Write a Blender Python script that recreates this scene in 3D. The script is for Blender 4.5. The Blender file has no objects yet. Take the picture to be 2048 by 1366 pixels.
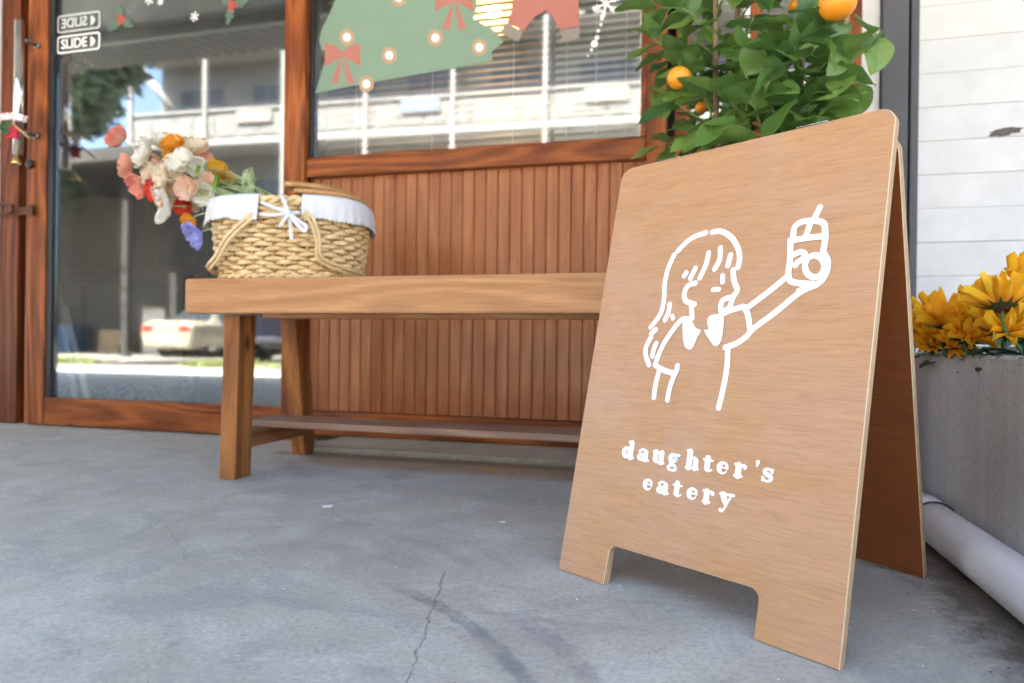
import bpy, bmesh, math, random
from mathutils import Vector, Matrix, Euler
from mathutils import noise as mnoise
random.seed(7)
PI = math.pi
sc = bpy.context.scene
C = sc.collection
# ------------------------------------------------------------------ camera
F_PX, CAM_H, YAW, ROLL = 1365.0, 0.33, math.radians(14.8), 0.012
cam_d = bpy.data.cameras.new('camera'); cam = bpy.data.objects.new('camera', cam_d); C.objects.link(cam)
cam_d.sensor_width = 36.0; cam_d.lens = 36.0 * F_PX / 2048.0
cam_d.shift_y = 4.0 / 2048.0
cam_d.clip_start = 0.02; cam_d.clip_end = 2000
cam.matrix_world = (Matrix.Translation((0, 0, CAM_H)) @ Matrix.Rotation(YAW, 4, 'Z')
                    @ Matrix.Rotation(PI / 2, 4, 'X') @ Matrix.Rotation(ROLL, 4, 'Z'))
cam_d.dof.use_dof = True; cam_d.dof.focus_distance = 0.85; cam_d.dof.aperture_fstop = 4.8
sc.camera = cam
# ------------------------------------------------------------------ light
SUN_EL, SUN_AZ = math.radians(60), math.radians(-14)      # azimuth measured from +Y towards +X
world = bpy.data.worlds.new('World'); sc.world = world; world.use_nodes = True
wn = world.node_tree; sky = wn.nodes.new('ShaderNodeTexSky'); sky.sky_type = 'NISHITA'
sky.sun_disc = False; sky.sun_elevation = SUN_EL; sky.sun_rotation = SUN_AZ
sky.air_density = 1.0; sky.dust_density = 4.0; sky.ozone_density = .6
wn.links.new(sky.outputs[0], wn.nodes['Background'].inputs[0]); wn.nodes['Background'].inputs[1].default_value = 0.062
sun_d = bpy.data.lights.new('sun', 'SUN'); sun_d.energy = 4.6; sun_d.angle = math.radians(0.5); sun_d.color = (1.0, 0.95, 0.87)
sun = bpy.data.objects.new('sun', sun_d); C.objects.link(sun); sun.rotation_euler = (-(PI / 2 - SUN_EL), 0, -SUN_AZ)
sc.view_settings.view_transform = 'Standard'; sc.view_settings.look = 'None'
sc.view_settings.exposure = 4.47; sc.view_settings.gamma = 1.0; sc.view_settings.use_curve_mapping = False
sc.render.engine = 'CYCLES'
sc.cycles.max_bounces = 10; sc.cycles.diffuse_bounces = 5; sc.cycles.glossy_bounces = 5
sc.cycles.transparent_max_bounces = 16
sc.cycles.use_denoising = True
sc.cycles.sample_clamp_indirect = 6

def at(px, py, Y):
    """world point at depth plane y = Y on the sight line of photo pixel (px, py)"""
    dx = px - 1024; dy = py - 687
    u = dx + ROLL * dy; v = dy - ROLL * dx
    c, s = math.cos(YAW), math.sin(YAW)
    r = Vector(((u / F_PX) * c - s, (u / F_PX) * s + c, -v / F_PX))
    return Vector((0, 0, CAM_H)) + r * (Y / r.y)

# ------------------------------------------------------------------ scene graph helpers
def props(o, label=None, cat=None, group=None, kind=None):
    if label: o['label'] = label
    if cat: o['category'] = cat
    if group: o['group'] = group
    if kind: o['kind'] = kind
    return o
def thing(name, label, cat, loc=(0, 0, 0), group=None, rot=(0, 0, 0)):
    o = bpy.data.objects.new(name, None); C.objects.link(o); o.empty_display_size = 0.05
    o.location = loc; o.rotation_euler = rot
    return props(o, label, cat, group)

class MB:
    """collects faces, builds one mesh object"""
    def __init__(s): s.v = []; s.f = []; s.mi = []; s.sm = []
    def add(s, vs, fs, mi=0, smooth=False):
        b = len(s.v); s.v += [tuple(p) for p in vs]
        for f in fs: s.f.append(tuple(b + i for i in f)); s.mi.append(mi); s.sm.append(smooth)
        return s
    def box(s, x0, x1, y0, y1, z0, z1, bev=0.0, mi=0, M=None):
        if x1 < x0: x0, x1 = x1, x0
        if y1 < y0: y0, y1 = y1, y0
        if z1 < z0: z0, z1 = z1, z0
        b = min(bev, (x1 - x0) * .45, (y1 - y0) * .45, (z1 - z0) * .45)
        if b <= 0:
            vs = [(x, y, z) for z in (z0, z1) for y in (y0, y1) for x in (x0, x1)]
            fs = [(0, 2, 3, 1), (4, 5, 7, 6), (0, 1, 5, 4), (2, 6, 7, 3), (0, 4, 6, 2), (1, 3, 7, 5)]
        else:
            bm = bmesh.new(); bmesh.ops.create_cube(bm, size=1.0)
            for q in bm.verts:
                q.co = Vector(((x0 + x1) / 2 + q.co.x * (x1 - x0), (y0 + y1) / 2 + q.co.y * (y1 - y0), (z0 + z1) / 2 + q.co.z * (z1 - z0)))
            bmesh.ops.bevel(bm, geom=bm.edges[:], offset=b, segments=2, profile=0.6, affect='EDGES')
            bm.verts.index_update()
            vs = [q.co.copy() for q in bm.verts]; fs = [[q.index for q in f.verts] for f in bm.faces]; bm.free()
        if M is not None: vs = [M @ Vector(p) for p in vs]
        return s.add(vs, fs, mi)
    def tube(s, pts, rad, seg=8, closed=False, mi=0, caps=True, flat=1.0, up=None):
        pts = [Vector(p) for p in pts]; n = len(pts)
        rs = rad if isinstance(rad, (list, tuple)) else [rad] * n
        vs = []; prev = None
        for i, p in enumerate(pts):
            if closed: t = pts[(i + 1) % n] - pts[i - 1]
            else: t = pts[min(i + 1, n - 1)] - pts[max(i - 1, 0)]
            if t.length < 1e-9: t = Vector((0, 0, 1))
            t.normalize()
            ref = Vector(up) if up else (prev if prev is not None else (Vector((0, 0, 1)) if abs(t.z) < .9 else Vector((1, 0, 0))))
            a = ref - t * ref.dot(t)
            if a.length < 1e-6: a = t.orthogonal()
            a.normalize(); prev = a; b = t.cross(a)
            for k in range(seg):
                g = 2 * PI * k / seg
                vs.append(p + a * math.cos(g) * rs[i] * flat + b * math.sin(g) * rs[i])
        fs = []
        for i in range(n if closed else n - 1):
            j = (i + 1) % n
            for k in range(seg):
                l = (k + 1) % seg
                fs.append((i * seg + k, i * seg + l, j * seg + l, j * seg + k))
        if caps and not closed:
            fs.append(tuple(reversed(range(seg)))); fs.append(tuple((n - 1) * seg + k for k in range(seg)))
        return s.add(vs, fs, mi, True)
    def lathe(s, prof, c=(0, 0, 0), seg=20, mi=0, M=None, smooth=True):
        vs = []; fs = []
        for r, z in prof:
            for k in range(seg):
                a = 2 * PI * k / seg; p = Vector((c[0] + r * math.cos(a), c[1] + r * math.sin(a), c[2] + z))
                vs.append(M @ p if M is not None else p)
        for i in range(len(prof) - 1):
            for k in range(seg):
                l = (k + 1) % seg; fs.append((i * seg + k, i * seg + l, (i + 1) * seg + l, (i + 1) * seg + k))
        return s.add(vs, fs, mi, smooth)
    def ball(s, c, r, seg=14, rings=9, mi=0, sq=(1, 1, 1)):
        prof = [(math.sin(PI * i / rings), -math.cos(PI * i / rings)) for i in range(rings + 1)]
        M = Matrix.Translation(c) @ Matrix.Diagonal((r * sq[0], r * sq[1], r * sq[2], 1))
        prof[0] = (1e-4, -1); prof[-1] = (1e-4, 1)
        return s.lathe(prof, (0, 0, 0), seg, mi, M)
    def grid(s, fn, nu, nv, mi=0, smooth=True, wrap=False):
        vs = [fn(i / nu, j / nv) for j in range(nv + 1) for i in range(nu + (0 if wrap else 1))]
        w = nu if wrap else nu + 1; fs = []
        for j in range(nv):
            for i in range(nu):
                k = (i + 1) % w if wrap else i + 1
                fs.append((j * w + i, j * w + k, (j + 1) * w + k, (j + 1) * w + i))
        return s.add(vs, fs, mi, smooth)
    def prism(s, poly, d, axis='y', mi=0, M=None):
        """poly = 2-D outline (ccw seen from -y), extruded d along +y"""
        n = len(poly)
        vs = [Vector((p[0], 0, p[1])) for p in poly] + [Vector((p[0], d, p[1])) for p in poly]
        if M is not None: vs = [M @ p for p in vs]
        fs = [tuple(range(n)), tuple(reversed(range(n, 2 * n)))] + [(i, n + i, n + (i + 1) % n, (i + 1) % n) for i in range(n)]
        return s.add(vs, fs, mi)
    def build(s, name, mats, parent=None, M=None, fix=False):
        me = bpy.data.meshes.new(name); me.from_pydata(s.v, [], s.f)
        if not isinstance(mats, (list, tuple)): mats = [mats]
        for m in mats: me.materials.append(m)
        me.polygons.foreach_set('material_index', s.mi); me.polygons.foreach_set('use_smooth', s.sm)
        if fix:
            bm = bmesh.new(); bm.from_mesh(me); bmesh.ops.recalc_face_normals(bm, faces=bm.faces[:]); bm.to_mesh(me); bm.free()
        me.update()
        return link(name, me, parent, M)
def link(name, me, parent=None, M=None):
    o = bpy.data.objects.new(name, me); C.objects.link(o)
    if parent is not None: o.parent = parent
    if M is not None: o.matrix_basis = M
    return o
def face_dir(p, d, spin=0.0):
    """matrix that puts +Z along d at p"""
    d = Vector(d).normalized(); q = d.to_track_quat('Z', 'Y')
    return Matrix.Translation(p) @ q.to_matrix().to_4x4() @ Matrix.Rotation(spin, 4, 'Z')
def spline(pts, n=6, closed=False):
    pts = [Vector(p) for p in pts]; N = len(pts); out = []
    if N < 3 and not closed:
        return [pts[0].lerp(pts[1], i / n) for i in range(n + 1)]
    R = N if closed else N - 1
    for i in range(R):
        g = (lambda k: pts[k % N]) if closed else (lambda k: pts[max(0, min(N - 1, k))])
        a, b, c, d = g(i - 1), g(i), g(i + 1), g(i + 2)
        for k in range(n):
            t = k / n
            out.append(0.5 * ((2 * b) + (c - a) * t + (2 * a - 5 * b + 4 * c - d) * t * t + (3 * b - a - 3 * c + d) * t ** 3))
    if not closed: out.append(pts[-1])
    return out

# ------------------------------------------------------------------ materials
class NT:
    def __init__(s, name):
        s.m = bpy.data.materials.new(name); s.m.use_nodes = True; s.t = s.m.node_tree
        s.b = s.t.nodes['Principled BSDF']; s.out = s.t.nodes['Material Output']
    def n(s, typ, **kw):
        o = s.t.nodes.new(typ)
        for k, v in kw.items():
            if k.startswith('i_'): o.inputs[int(k[2:])].default_value = v
            else: setattr(o, k, v)
        return o
    def l(s, a, b): s.t.links.new(a, b)
    def coord(s, kind='Object', scale=(1, 1, 1), rnd=True, rot=(0, 0, 0)):
        tc = s.n('ShaderNodeTexCoord'); mp = s.n('ShaderNodeMapping')
        src = tc.outputs[kind]
        if rnd:
            oi = s.n('ShaderNodeObjectInfo'); mul = s.n('ShaderNodeMath', operation='MULTIPLY'); mul.inputs[1].default_value = 37.0
            s.l(oi.outputs['Random'], mul.inputs[0])
            ad = s.n('ShaderNodeVectorMath', operation='ADD'); s.l(src, ad.inputs[0]); s.l(mul.outputs[0], ad.inputs[1]); src = ad.outputs[0]
        s.l(src, mp.inputs[0]); mp.inputs['Scale'].default_value = scale; mp.inputs['Rotation'].default_value = rot
        return mp.outputs[0]
    def noise(s, vec, scale, detail=4, rough=.55, dist=0.0):
        o = s.n('ShaderNodeTexNoise'); s.l(vec, o.inputs['Vector']); o.inputs['Scale'].default_value = scale
        o.inputs['Detail'].default_value = detail; o.inputs['Roughness'].default_value = rough; o.inputs['Distortion'].default_value = dist
        return o.outputs['Fac']
    def ramp(s, fac, stops):
        o = s.n('ShaderNodeValToRGB'); e = o.color_ramp.elements
        while len(e) < len(stops): e.new(0.5)
        for i, (p, c) in enumerate(stops):
            e[i].position = p; e[i].color = (c, c, c, 1) if isinstance(c, (int, float)) else (*c, 1)
        s.l(fac, o.inputs[0]); return o.outputs[0]
    def mix(s, fac, a, b, mode='MIX'):
        o = s.n('ShaderNodeMix', data_type='RGBA', blend_type=mode)
        for sock, v in ((0, fac), (6, a), (7, b)):
            if hasattr(v, 'is_linked'): s.l(v, o.inputs[sock])
            elif sock == 0: o.inputs[0].default_value = v
            else: o.inputs[sock].default_value = (*v, 1) if len(v) == 3 else v
        return o.outputs[2]
    def math(s, op, a, b=None, c=None):
        o = s.n('ShaderNodeMath', operation=op)
        for i, v in enumerate((a, b, c)):
            if v is None: continue
            if hasattr(v, 'is_linked'): s.l(v, o.inputs[i])
            else: o.inputs[i].default_value = v
        return o.outputs[0]
    def bump(s, h, strength=.3, dist=.002):
        o = s.n('ShaderNodeBump'); s.l(h, o.inputs['Height']); o.inputs['Strength'].default_value = strength; o.inputs['Distance'].default_value = dist
        s.l(o.outputs[0], s.b.inputs['Normal'])
    def base(s, c):
        if hasattr(c, 'is_linked'): s.l(c, s.b.inputs['Base Color'])
        else: s.b.inputs['Base Color'].default_value = (*c, 1)
    def rough(s, r):
        if hasattr(r, 'is_linked'): s.l(r, s.b.inputs['Roughness'])
        else: s.b.inputs['Roughness'].default_value = r

def plain(name, col, rough=.6, metal=0.0, var=.12, scale=30, emit=None, strength=1.0, spec=None, bump=0.0):
    t = NT(name); v = t.coord()
    f = t.noise(v, scale, 4)
    t.base(t.mix(f, tuple(c * (1 - var) for c in col), tuple(min(1, c * (1 + var)) for c in col)))
    t.rough(rough); t.b.inputs['Metallic'].default_value = metal
    if spec is not None: t.b.inputs['Specular IOR Level'].default_value = spec
    if emit: t.b.inputs['Emission Color'].default_value = (*emit, 1); t.b.inputs['Emission Strength'].default_value = strength
    if bump: t.bump(f, bump)
    return t.m
def wood(name, dark, light, axis='x', rough=.38, rings=1.0, knots=False, scale=1.0, bump=.15, fibre=.35, spec=.5, dirt=None):
    t = NT(name); k = {'x': 0, 'y': 1, 'z': 2}[axis]
    s1 = [16 * scale] * 3; s1[k] = 1.4 * scale
    v = t.coord(scale=tuple(s1)); g = t.noise(v, 1.6, 6, .6, 1.2 * rings)
    s2 = [220 * scale] * 3; s2[k] = 6 * scale
    fb = t.noise(t.coord(scale=tuple(s2)), 1.0, 3, .6)
    big = t.noise(t.coord(scale=(1, 1, 1)), 5.0, 3)
    s3 = [7.0] * 3; s3[k] = .95
    lo = t.noise(t.coord(scale=tuple(s3)), 1.0, 1.5, .4, .35)
    cath = t.math('ADD', t.math('MULTIPLY', t.math('SINE', t.math('MULTIPLY', lo, 62.0 * rings)), .5), .5)
    h = t.math('ADD', t.math('MULTIPLY', g, .72), t.math('MULTIPLY', t.math('POWER', cath, 1.6), .28))
    c = t.mix(t.ramp(h, [(.3, 0), (.68, 1)]), dark, light)
    c = t.mix(t.math('MULTIPLY', t.ramp(fb, [(.38, 1), (.55, 0)]), fibre), c, tuple(q * .45 for q in dark))
    c = t.mix(t.math('MULTIPLY', t.ramp(big, [(.4, 0), (.75, 1)]), .45), c, tuple(q * .62 for q in light))
    if knots:
        s4 = [7, 7, 7]; s4[k] = 3.2
        vo = t.n('ShaderNodeTexVoronoi'); t.l(t.coord(scale=tuple(s4)), vo.inputs['Vector']); vo.inputs['Scale'].default_value = 1.0
        c = t.mix(t.ramp(vo.outputs['Distance'], [(.05, .85), (.11, 0)]), c, tuple(q * .25 for q in dark))
    if dirt:
        d = t.noise(t.coord(rnd=False), 24, 5, .7)
        c = t.mix(t.math('MULTIPLY', t.ramp(d, [(.6, 0), (.72, 1)]), dirt), c, (.5, .48, .45))
    t.base(c); t.rough(t.math('ADD', rough - .08, t.math('MULTIPLY', g, .2)))
    t.b.inputs['Specular IOR Level'].default_value = spec
    t.bump(t.math('ADD', fb, t.math('MULTIPLY', g, .5)), bump, .0012)
    return t.m

TEAK_D, TEAK_L = (.13, .030, .007), (.40, .115, .027)
M = {}
M['teak_x'] = wood('teak_stain_x', TEAK_D, TEAK_L, 'x', .36, knots=True, spec=.22)
M['teak_z'] = wood('teak_stain_z', TEAK_D, TEAK_L, 'z', .36, knots=True, spec=.22)
M['teak_y'] = wood('teak_stain_y', TEAK_D, TEAK_L, 'y', .36, spec=.22)
M['plank'] = wood('beadboard_stain', (.31, .10, .032), (.45, .17, .062), 'z', .27, knots=False, scale=1.5, fibre=.22, rings=.6, spec=.3)
M['bench_x'] = wood('bench_wood_x', (.38, .165, .06), (.55, .27, .11), 'x', .40, knots=False, rings=.7, scale=1.6, fibre=.3, spec=.3)
M['bench_z'] = wood('bench_wood_z', (.15, .048, .012), (.42, .16, .044), 'z', .4, knots=True, spec=.25)
M['bench_y'] = wood('bench_wood_y', (.13, .04, .012), (.33, .13, .045), 'y', .4)
M['bench_top'] = wood('worn_grey_wood', (.19, .10, .055), (.32, .19, .12), 'x', .5)
M['dark_wood'] = wood('dark_brown_wood', (.035, .012, .006), (.11, .04, .018), 'z', .35)
M['jamb'] = wood('dark_jamb_stain', (.07, .016, .005), (.22, .06, .016), 'z', .36, knots=True, spec=.22)
M['black'] = plain('black_gasket', (.012, .012, .014), .45)
M['chrome'] = plain('polished_steel', (.72, .70, .68), .12, 1.0, .03)
M['steel_dark'] = plain('dull_steel', (.25, .24, .24), .35, 1.0)
M['brass'] = plain('brass', (.72, .55, .22), .25, 1.0)
M['white_wall'] = plain('white_plaster', (.74, .74, .72), .8, var=.05, scale=8, bump=.1)
M['soil'] = plain('dark_soil', (.03, .022, .016), .95, var=.5, scale=60, bump=.8)

# ------------------------------------------------------------------ ground
def circ3(a, b, c):
    ax, ay = a; bx, by = b; cx, cy = c; d = 2 * (ax * (by - cy) + bx * (cy - ay) + cx * (ay - by))
    ux = ((ax * ax + ay * ay) * (by - cy) + (bx * bx + by * by) * (cy - ay) + (cx * cx + cy * cy) * (ay - by)) / d
    uy = ((ax * ax + ay * ay) * (cx - bx) + (bx * bx + by * by) * (ax - cx) + (cx * cx + cy * cy) * (bx - ax)) / d
    return ux, uy, math.hypot(ax - ux, ay - uy)
def concrete_floor():
    t = NT('worn_grey_concrete')
    v = t.coord('Object', rnd=False)
    big = t.noise(v, 1.7, 6, .62, .8); mid = t.noise(t.coord('Object', (1, 1.25, 1), False), 8, 8, .72, .5); fine = t.noise(v, 140, 3, .7)
    sp = t.noise(v, 420, 2, .5); st = t.noise(t.coord('Object', (1, 1.1, 1), False, (0, 0, .6)), 3.4, 9, .74, 2.2)
    c = t.mix(t.ramp(big, [(.3, 0), (.7, 1)]), (.325, .315, .265), (.445, .435, .37))
    c = t.mix(t.math('MULTIPLY', t.ramp(mid, [(.46, 0), (.62, 1)]), .6), c, (.50, .50, .44))
    c = t.mix(t.math('MULTIPLY', t.ramp(st, [(.50, 0), (.60, 1)]), .42), c, (.235, .235, .225))
    brown = t.noise(t.coord('Object', (1, 1, 1), False, (0, 0, 1)), 3.2, 6, .7, 1.5)
    c = t.mix(t.math('MULTIPLY', t.ramp(brown, [(.52, 0), (.66, 1)]), .5), c, (.37, .335, .255))
    c = t.mix(t.math('MULTIPLY', t.ramp(fine, [(.38, 1), (.52, 0)]), .38), c, (.22, .22, .225))
    c = t.mix(t.math('MULTIPLY', t.ramp(fine, [(.58, 0), (.72, 1)]), .35), c, (.60, .60, .60))
    c = t.mix(t.ramp(t.noise(v, 36, 7, .8), [(.56, 0), (.66, .4)]), c, (.20, .195, .185))
    c = t.mix(t.ramp(sp, [(.735, 0), (.76, .85)]), c, (.62, .62, .60))
    c = t.mix(t.ramp(t.noise(v, 230, 2, .5), [(.27, .8), (.31, 0)]), c, (.06, .06, .065))
    sx = t.n('ShaderNodeSeparateXYZ'); t.l(v, sx.inputs[0]); X, Y = sx.outputs[0], sx.outputs[1]
    wob = t.math('MULTIPLY', t.math('SUBTRACT', t.noise(v, 16, 6, .72), .5), .030)
    wob2 = t.math('MULTIPLY', t.math('SUBTRACT', t.noise(v, 40, 6, .75), .5), .032)
    def rng(s, a, b, f=.01):
        return t.math('MULTIPLY', t.ramp(t.math('MULTIPLY', t.math('SUBTRACT', s, a), 1 / f), [(0, 0), (1, 1)]), t.ramp(t.math('MULTIPLY', t.math('SUBTRACT', b, s), 1 / f), [(0, 0), (1, 1)]))
    masks = []
    def crack(x0, y0, sl, ya, yb, w=.0008, amp=1.0):
        d = t.math('ABSOLUTE', t.math('SUBTRACT', X, t.math('ADD', t.math('ADD', t.math('MULTIPLY', t.math('SUBTRACT', Y, y0), sl), x0), t.math('MULTIPLY', wob, amp))))
        m = t.ramp(t.math('MULTIPLY', d, 1 / (w * 2.2)), [(.25, 1), (1, 0)])
        return t.math('MULTIPLY', m, rng(Y, ya, yb))
    ck = t.math('MAXIMUM', crack(-.343, .934, -.257, .4, .935), t.math('MULTIPLY', crack(-.83, .956, -1.1, .86, 1.02, .0008, 1.5), .5))
    def arc(a, b, cc, w, xa, xb, ya, yb):
        ux, uy, R = circ3(a, b, cc)
        dx = t.math('SUBTRACT', X, ux); dy = t.math('SUBTRACT', Y, uy)
        r = t.math('SQRT', t.math('ADD', t.math('MULTIPLY', dx, dx), t.math('MULTIPLY', dy, dy)))
        d = t.math('ABSOLUTE', t.math('ADD', t.math('SUBTRACT', r, R), wob2))
        m = t.ramp(t.math('MULTIPLY', d, 1 / w), [(.55, 1), (1, 0)])
        return t.math('MULTIPLY', m, t.math('MULTIPLY', rng(X, xa, xb, .05), rng(Y, ya, yb, .03)))
    m1 = arc((-.40, .858), (-.262, .773), (-.153, .646), .0125, -.40, -.05, .45, .9)
    m2 = arc((-.233, .804), (-.165, .765), (-.093, .664), .016, -.24, -.03, .5, .83)
    m3 = arc((-.30, .815), (-.2, .80), (-.13, .80), .010, -.3, -.12, .5, .9)
    mk = t.math('MULTIPLY', t.math('MAXIMUM', t.math('MAXIMUM', m1, t.math('MULTIPLY', m2, .6)), t.math('MULTIPLY', m3, .5)), t.ramp(t.noise(v, 26, 8, .8), [(.38, .15), (.58, 1)]))
    c = t.mix(t.math('MULTIPLY', mk, .75), c, (.15, .165, .165))
    ux, uy, R = circ3((-.40, .858), (-.262, .773), (-.153, .646))
    c = t.mix(t.math('MULTIPLY', ck, .6), c, (.09, .09, .09))
    # dirt collected along the drain pipe and at the foot of the kerb
    dirtn = t.math('MULTIPLY', t.math('SUBTRACT', t.noise(v, 30, 5, .75), .5), .16)
    dm = t.ramp(t.math('MULTIPLY', t.math('SUBTRACT', t.math('ADD', X, dirtn), .292), 17), [(0, 0), (1, .9)])
    c = t.mix(dm, c, t.mix(fine, (.035, .026, .018), (.13, .10, .075)))
    km = rng(t.math('ADD', Y, t.math('MULTIPLY', dirtn, .2)), 1.74, 1.81, .02)
    c = t.mix(t.math('MULTIPLY', t.math('MULTIPLY', km, rng(X, -1.2, .5)), .55), c, (.16, .115, .065))
    t.base(c)
    t.rough(t.ramp(mid, [(.2, .42), (.8, .72)]))
    h = t.math('SUBTRACT', t.math('ADD', t.math('MULTIPLY', fine, .35), mid), t.math('MULTIPLY', t.math('MAXIMUM', ck, t.math('MULTIPLY', mk, .6)), 1.2))
    t.bump(h, .35, .003)
    return t.m
M['floor'] = concrete_floor()
props(MB().box(-9, 9, -2.0, 2.32, -.17, 0).build('pavement', M['floor']), kind='structure')
props(MB().box(-1.10, .437, 1.80, 2.2, 0.0005, .02, .006).build('kerb', M['floor']), kind='structure')
sand = plain('sandy_lot', (.17, .155, .13), .95, var=.3, scale=3, bump=.4)
props(MB().grid(lambda a, b: ((a - .5) * 900, -2 - b * 500, -.175), 4, 4, smooth=False).build('ground', sand), kind='structure')
props(MB().box(-9, 9, 2.32, 500, -.3, -.01).build('ground', sand), kind='structure')
asph = plain('pale_asphalt', (.10, .10, .10), .85, var=.2, scale=6, bump=.2)
props(MB().box(-120, 120, -5.4, -2.0, -.18, -.168).build('road', asph), kind='structure')

# ------------------------------------------------------------------ the shop front
Y0 = 2.01                                   # front of the frames
# sliding door
door = thing('sliding_door', 'sliding glass door in an orange-brown timber frame at the left end of the shop front', 'door', (-1.9, 2.05, 0))
dl = Matrix.Translation((1.9, -2.05, 0))
def dpart(mb, name, mat, label=None, parent=None):
    o = mb.build(name, mat, parent or door, dl if parent is None else None)
    if label: o['label'] = label
    return o
dpart(MB().box(-2.448, -2.356, 2.03, 2.075, .004, 2.1, .004), 'stile', M['teak_z'])
dpart(MB().box(-1.33, -1.26, 2.035, 2.075, .004, 2.1, .003), 'stile', M['teak_z'])
dpart(MB().box(-2.355, -1.331, 2.032, 2.073, .004, .106, .004), 'bottom_rail', M['teak_x'])
dpart(MB().box(-2.355, -1.331, 2.032, 2.073, 2.0, 2.1, .004), 'top_rail', M['teak_x'])
dpart(MB().box(-2.355, -2.331, 2.036, 2.07, .107, 1.999, .002), 'gasket', M['black'])
def glass_mat():
    t = NT('reflective_window_glass'); t.t.nodes.remove(t.b)
    tr = t.n('ShaderNodeBsdfTransparent'); gl = t.n('ShaderNodeBsdfGlossy'); gl.inputs['Roughness'].default_value = 0.030
    tr.inputs[0].default_value = (.86, .88, .86, 1); gl.inputs[0].default_value = (.93, .97, 1, 1)
    tc = t.coord('Object', (1, 1, 1), False)
    n1 = t.noise(tc, 2.2, 2); bp = t.n('ShaderNodeBump'); t.l(n1, bp.inputs['Height']); bp.inputs['Strength'].default_value = .004; bp.inputs['Distance'].default_value = .01
    t.l(bp.outputs[0], gl.inputs['Normal'])
    lw = t.n('ShaderNodeLayerWeight'); lw.inputs['Blend'].default_value = .25
    sm = t.noise(tc, 9, 5, .7)
    fac = t.math('ADD', t.math('MULTIPLY', lw.outputs['Fresnel'], .4), t.math('ADD', .135, t.math('MULTIPLY', sm, .03)))
    mx0 = t.n('ShaderNodeMixShader'); t.l(fac, mx0.inputs[0]); t.l(tr.outputs[0], mx0.inputs[1]); t.l(gl.outputs[0], mx0.inputs[2])
    df = t.n('ShaderNodeBsdfDiffuse'); df.inputs[0].default_value = (.62, .60, .56, 1)
    d1 = t.noise(t.coord('Object', (1, 1, 1), False), 5, 6, .7, 1.2); d2 = t.noise(t.coord('Object', (9, 1, 2.2), False, (0, .5, 0)), 6, 5, .7)
    dust = t.math('ADD', .006, t.math('ADD', t.math('MULTIPLY', t.ramp(d1, [(.45, 0), (.75, 1)]), .018), t.math('MULTIPLY', t.ramp(d2, [(.55, 0), (.75, 1)]), .016)))
    mx = t.n('ShaderNodeMixShader'); t.l(dust, mx.inputs[0]); t.l(mx0.outputs[0], mx.inputs[1]); t.l(df.outputs[0], mx.inputs[2])
    t.l(mx.outputs[0], t.out.inputs[0]); return t.m
M['glass'] = glass_mat()
pane = dpart(MB().box(-2.33, -1.331, 2.050, 2.054, .107, 1.999), 'glass_pane', M['glass'])
# handles, lock, hasp: fixed to the door
h = MB().tube([(-2.398, 1.955, 1.49), (-2.398, 1.955, 1.00)], .0165, 16)
ho = dpart(h, 'handle', M['chrome'], 'long vertical tubular steel pull handle outside')
for z in (1.43, 1.09):
    o = MB().tube([(-2.398, 1.965, z), (-2.398, 2.029, z)], .0075, 10).tube([(-2.398, 2.02, z), (-2.398, 2.029, z)], .012, 12).build('handle_bracket', M['steel_dark'], ho)
h2 = dpart(MB().tube([(-2.385, 2.13, 1.44), (-2.385, 2.13, 1.02)], .014, 14), 'handle', M['chrome'], 'second steel handle on the inner side seen through the glass')
MB().tube([(-2.385, 2.076, 1.09), (-2.385, 2.125, 1.09)], .007, 10).build('handle_bracket', M['steel_dark'], h2)
k = MB().lathe([(.001, .0), (.012, .0), (.016, .004), (.017, .009), (.013, .014), (.007, .0155), (.001, .0155)], M=face_dir((-2.425, 2.029, .985), (0, -1, 0)))
dpart(k, 'lock', M['black'], 'round black door lock')
hp = MB().box(-2.475, -2.40, 2.020, 2.028, .795, .825, .003).box(-2.43, -2.40, 2.014, 2.019, .79, .83, .003)
hp.tube(spline([(-2.56, 2.012, .835), (-2.585, 2.006, .828), (-2.585, 2.006, .802), (-2.56, 2.012, .797), (-2.50, 2.012, .803), (-2.50, 2.012, .829)], 5, True), .006, 8, True)
dpart(hp, 'hasp', plain('brown_painted_iron', (.09, .035, .02), .45, .6), 'brown iron hasp on the left stile')
# SLIDE stickers
white_print = plain('white_vinyl', (.82, .83, .82), .5, var=.02)
faded_print = plain('faded_vinyl', (.55, .57, .55), .5, var=.04)
def text_mesh(body, size, name, mat, M_, parent, offset=.0, space=1.0, shear=0):
    cu = bpy.data.curves.new(name, 'FONT'); cu.body = body; cu.size = size; cu.offset = offset; cu.space_character = space
    cu.align_x = 'CENTER'; cu.align_y = 'CENTER'; cu.extrude = .0003; cu.resolution_u = 4
    tmp = bpy.data.objects.new('tmp', cu); C.objects.link(tmp)
    me = bpy.data.meshes.new_from_object(tmp.evaluated_get(bpy.context.evaluated_depsgraph_get()))
    bpy.data.objects.remove(tmp); me.materials.clear(); me.materials.append(mat)
    o = link(name, me, parent, M_); return o
def rounded(w, h_, r, n=5):
    out = []
    for cx, cz, a0 in ((w / 2 - r, h_ / 2 - r, 0), (-w / 2 + r, h_ / 2 - r, 90), (-w / 2 + r, -h_ / 2 + r, 180), (w / 2 - r, -h_ / 2 + r, 270)):
        for i in range(n + 1):
            a = math.radians(a0 + 90 * i / n); out.append((cx + r * math.cos(a), cz + r * math.sin(a)))
    return out
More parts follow.
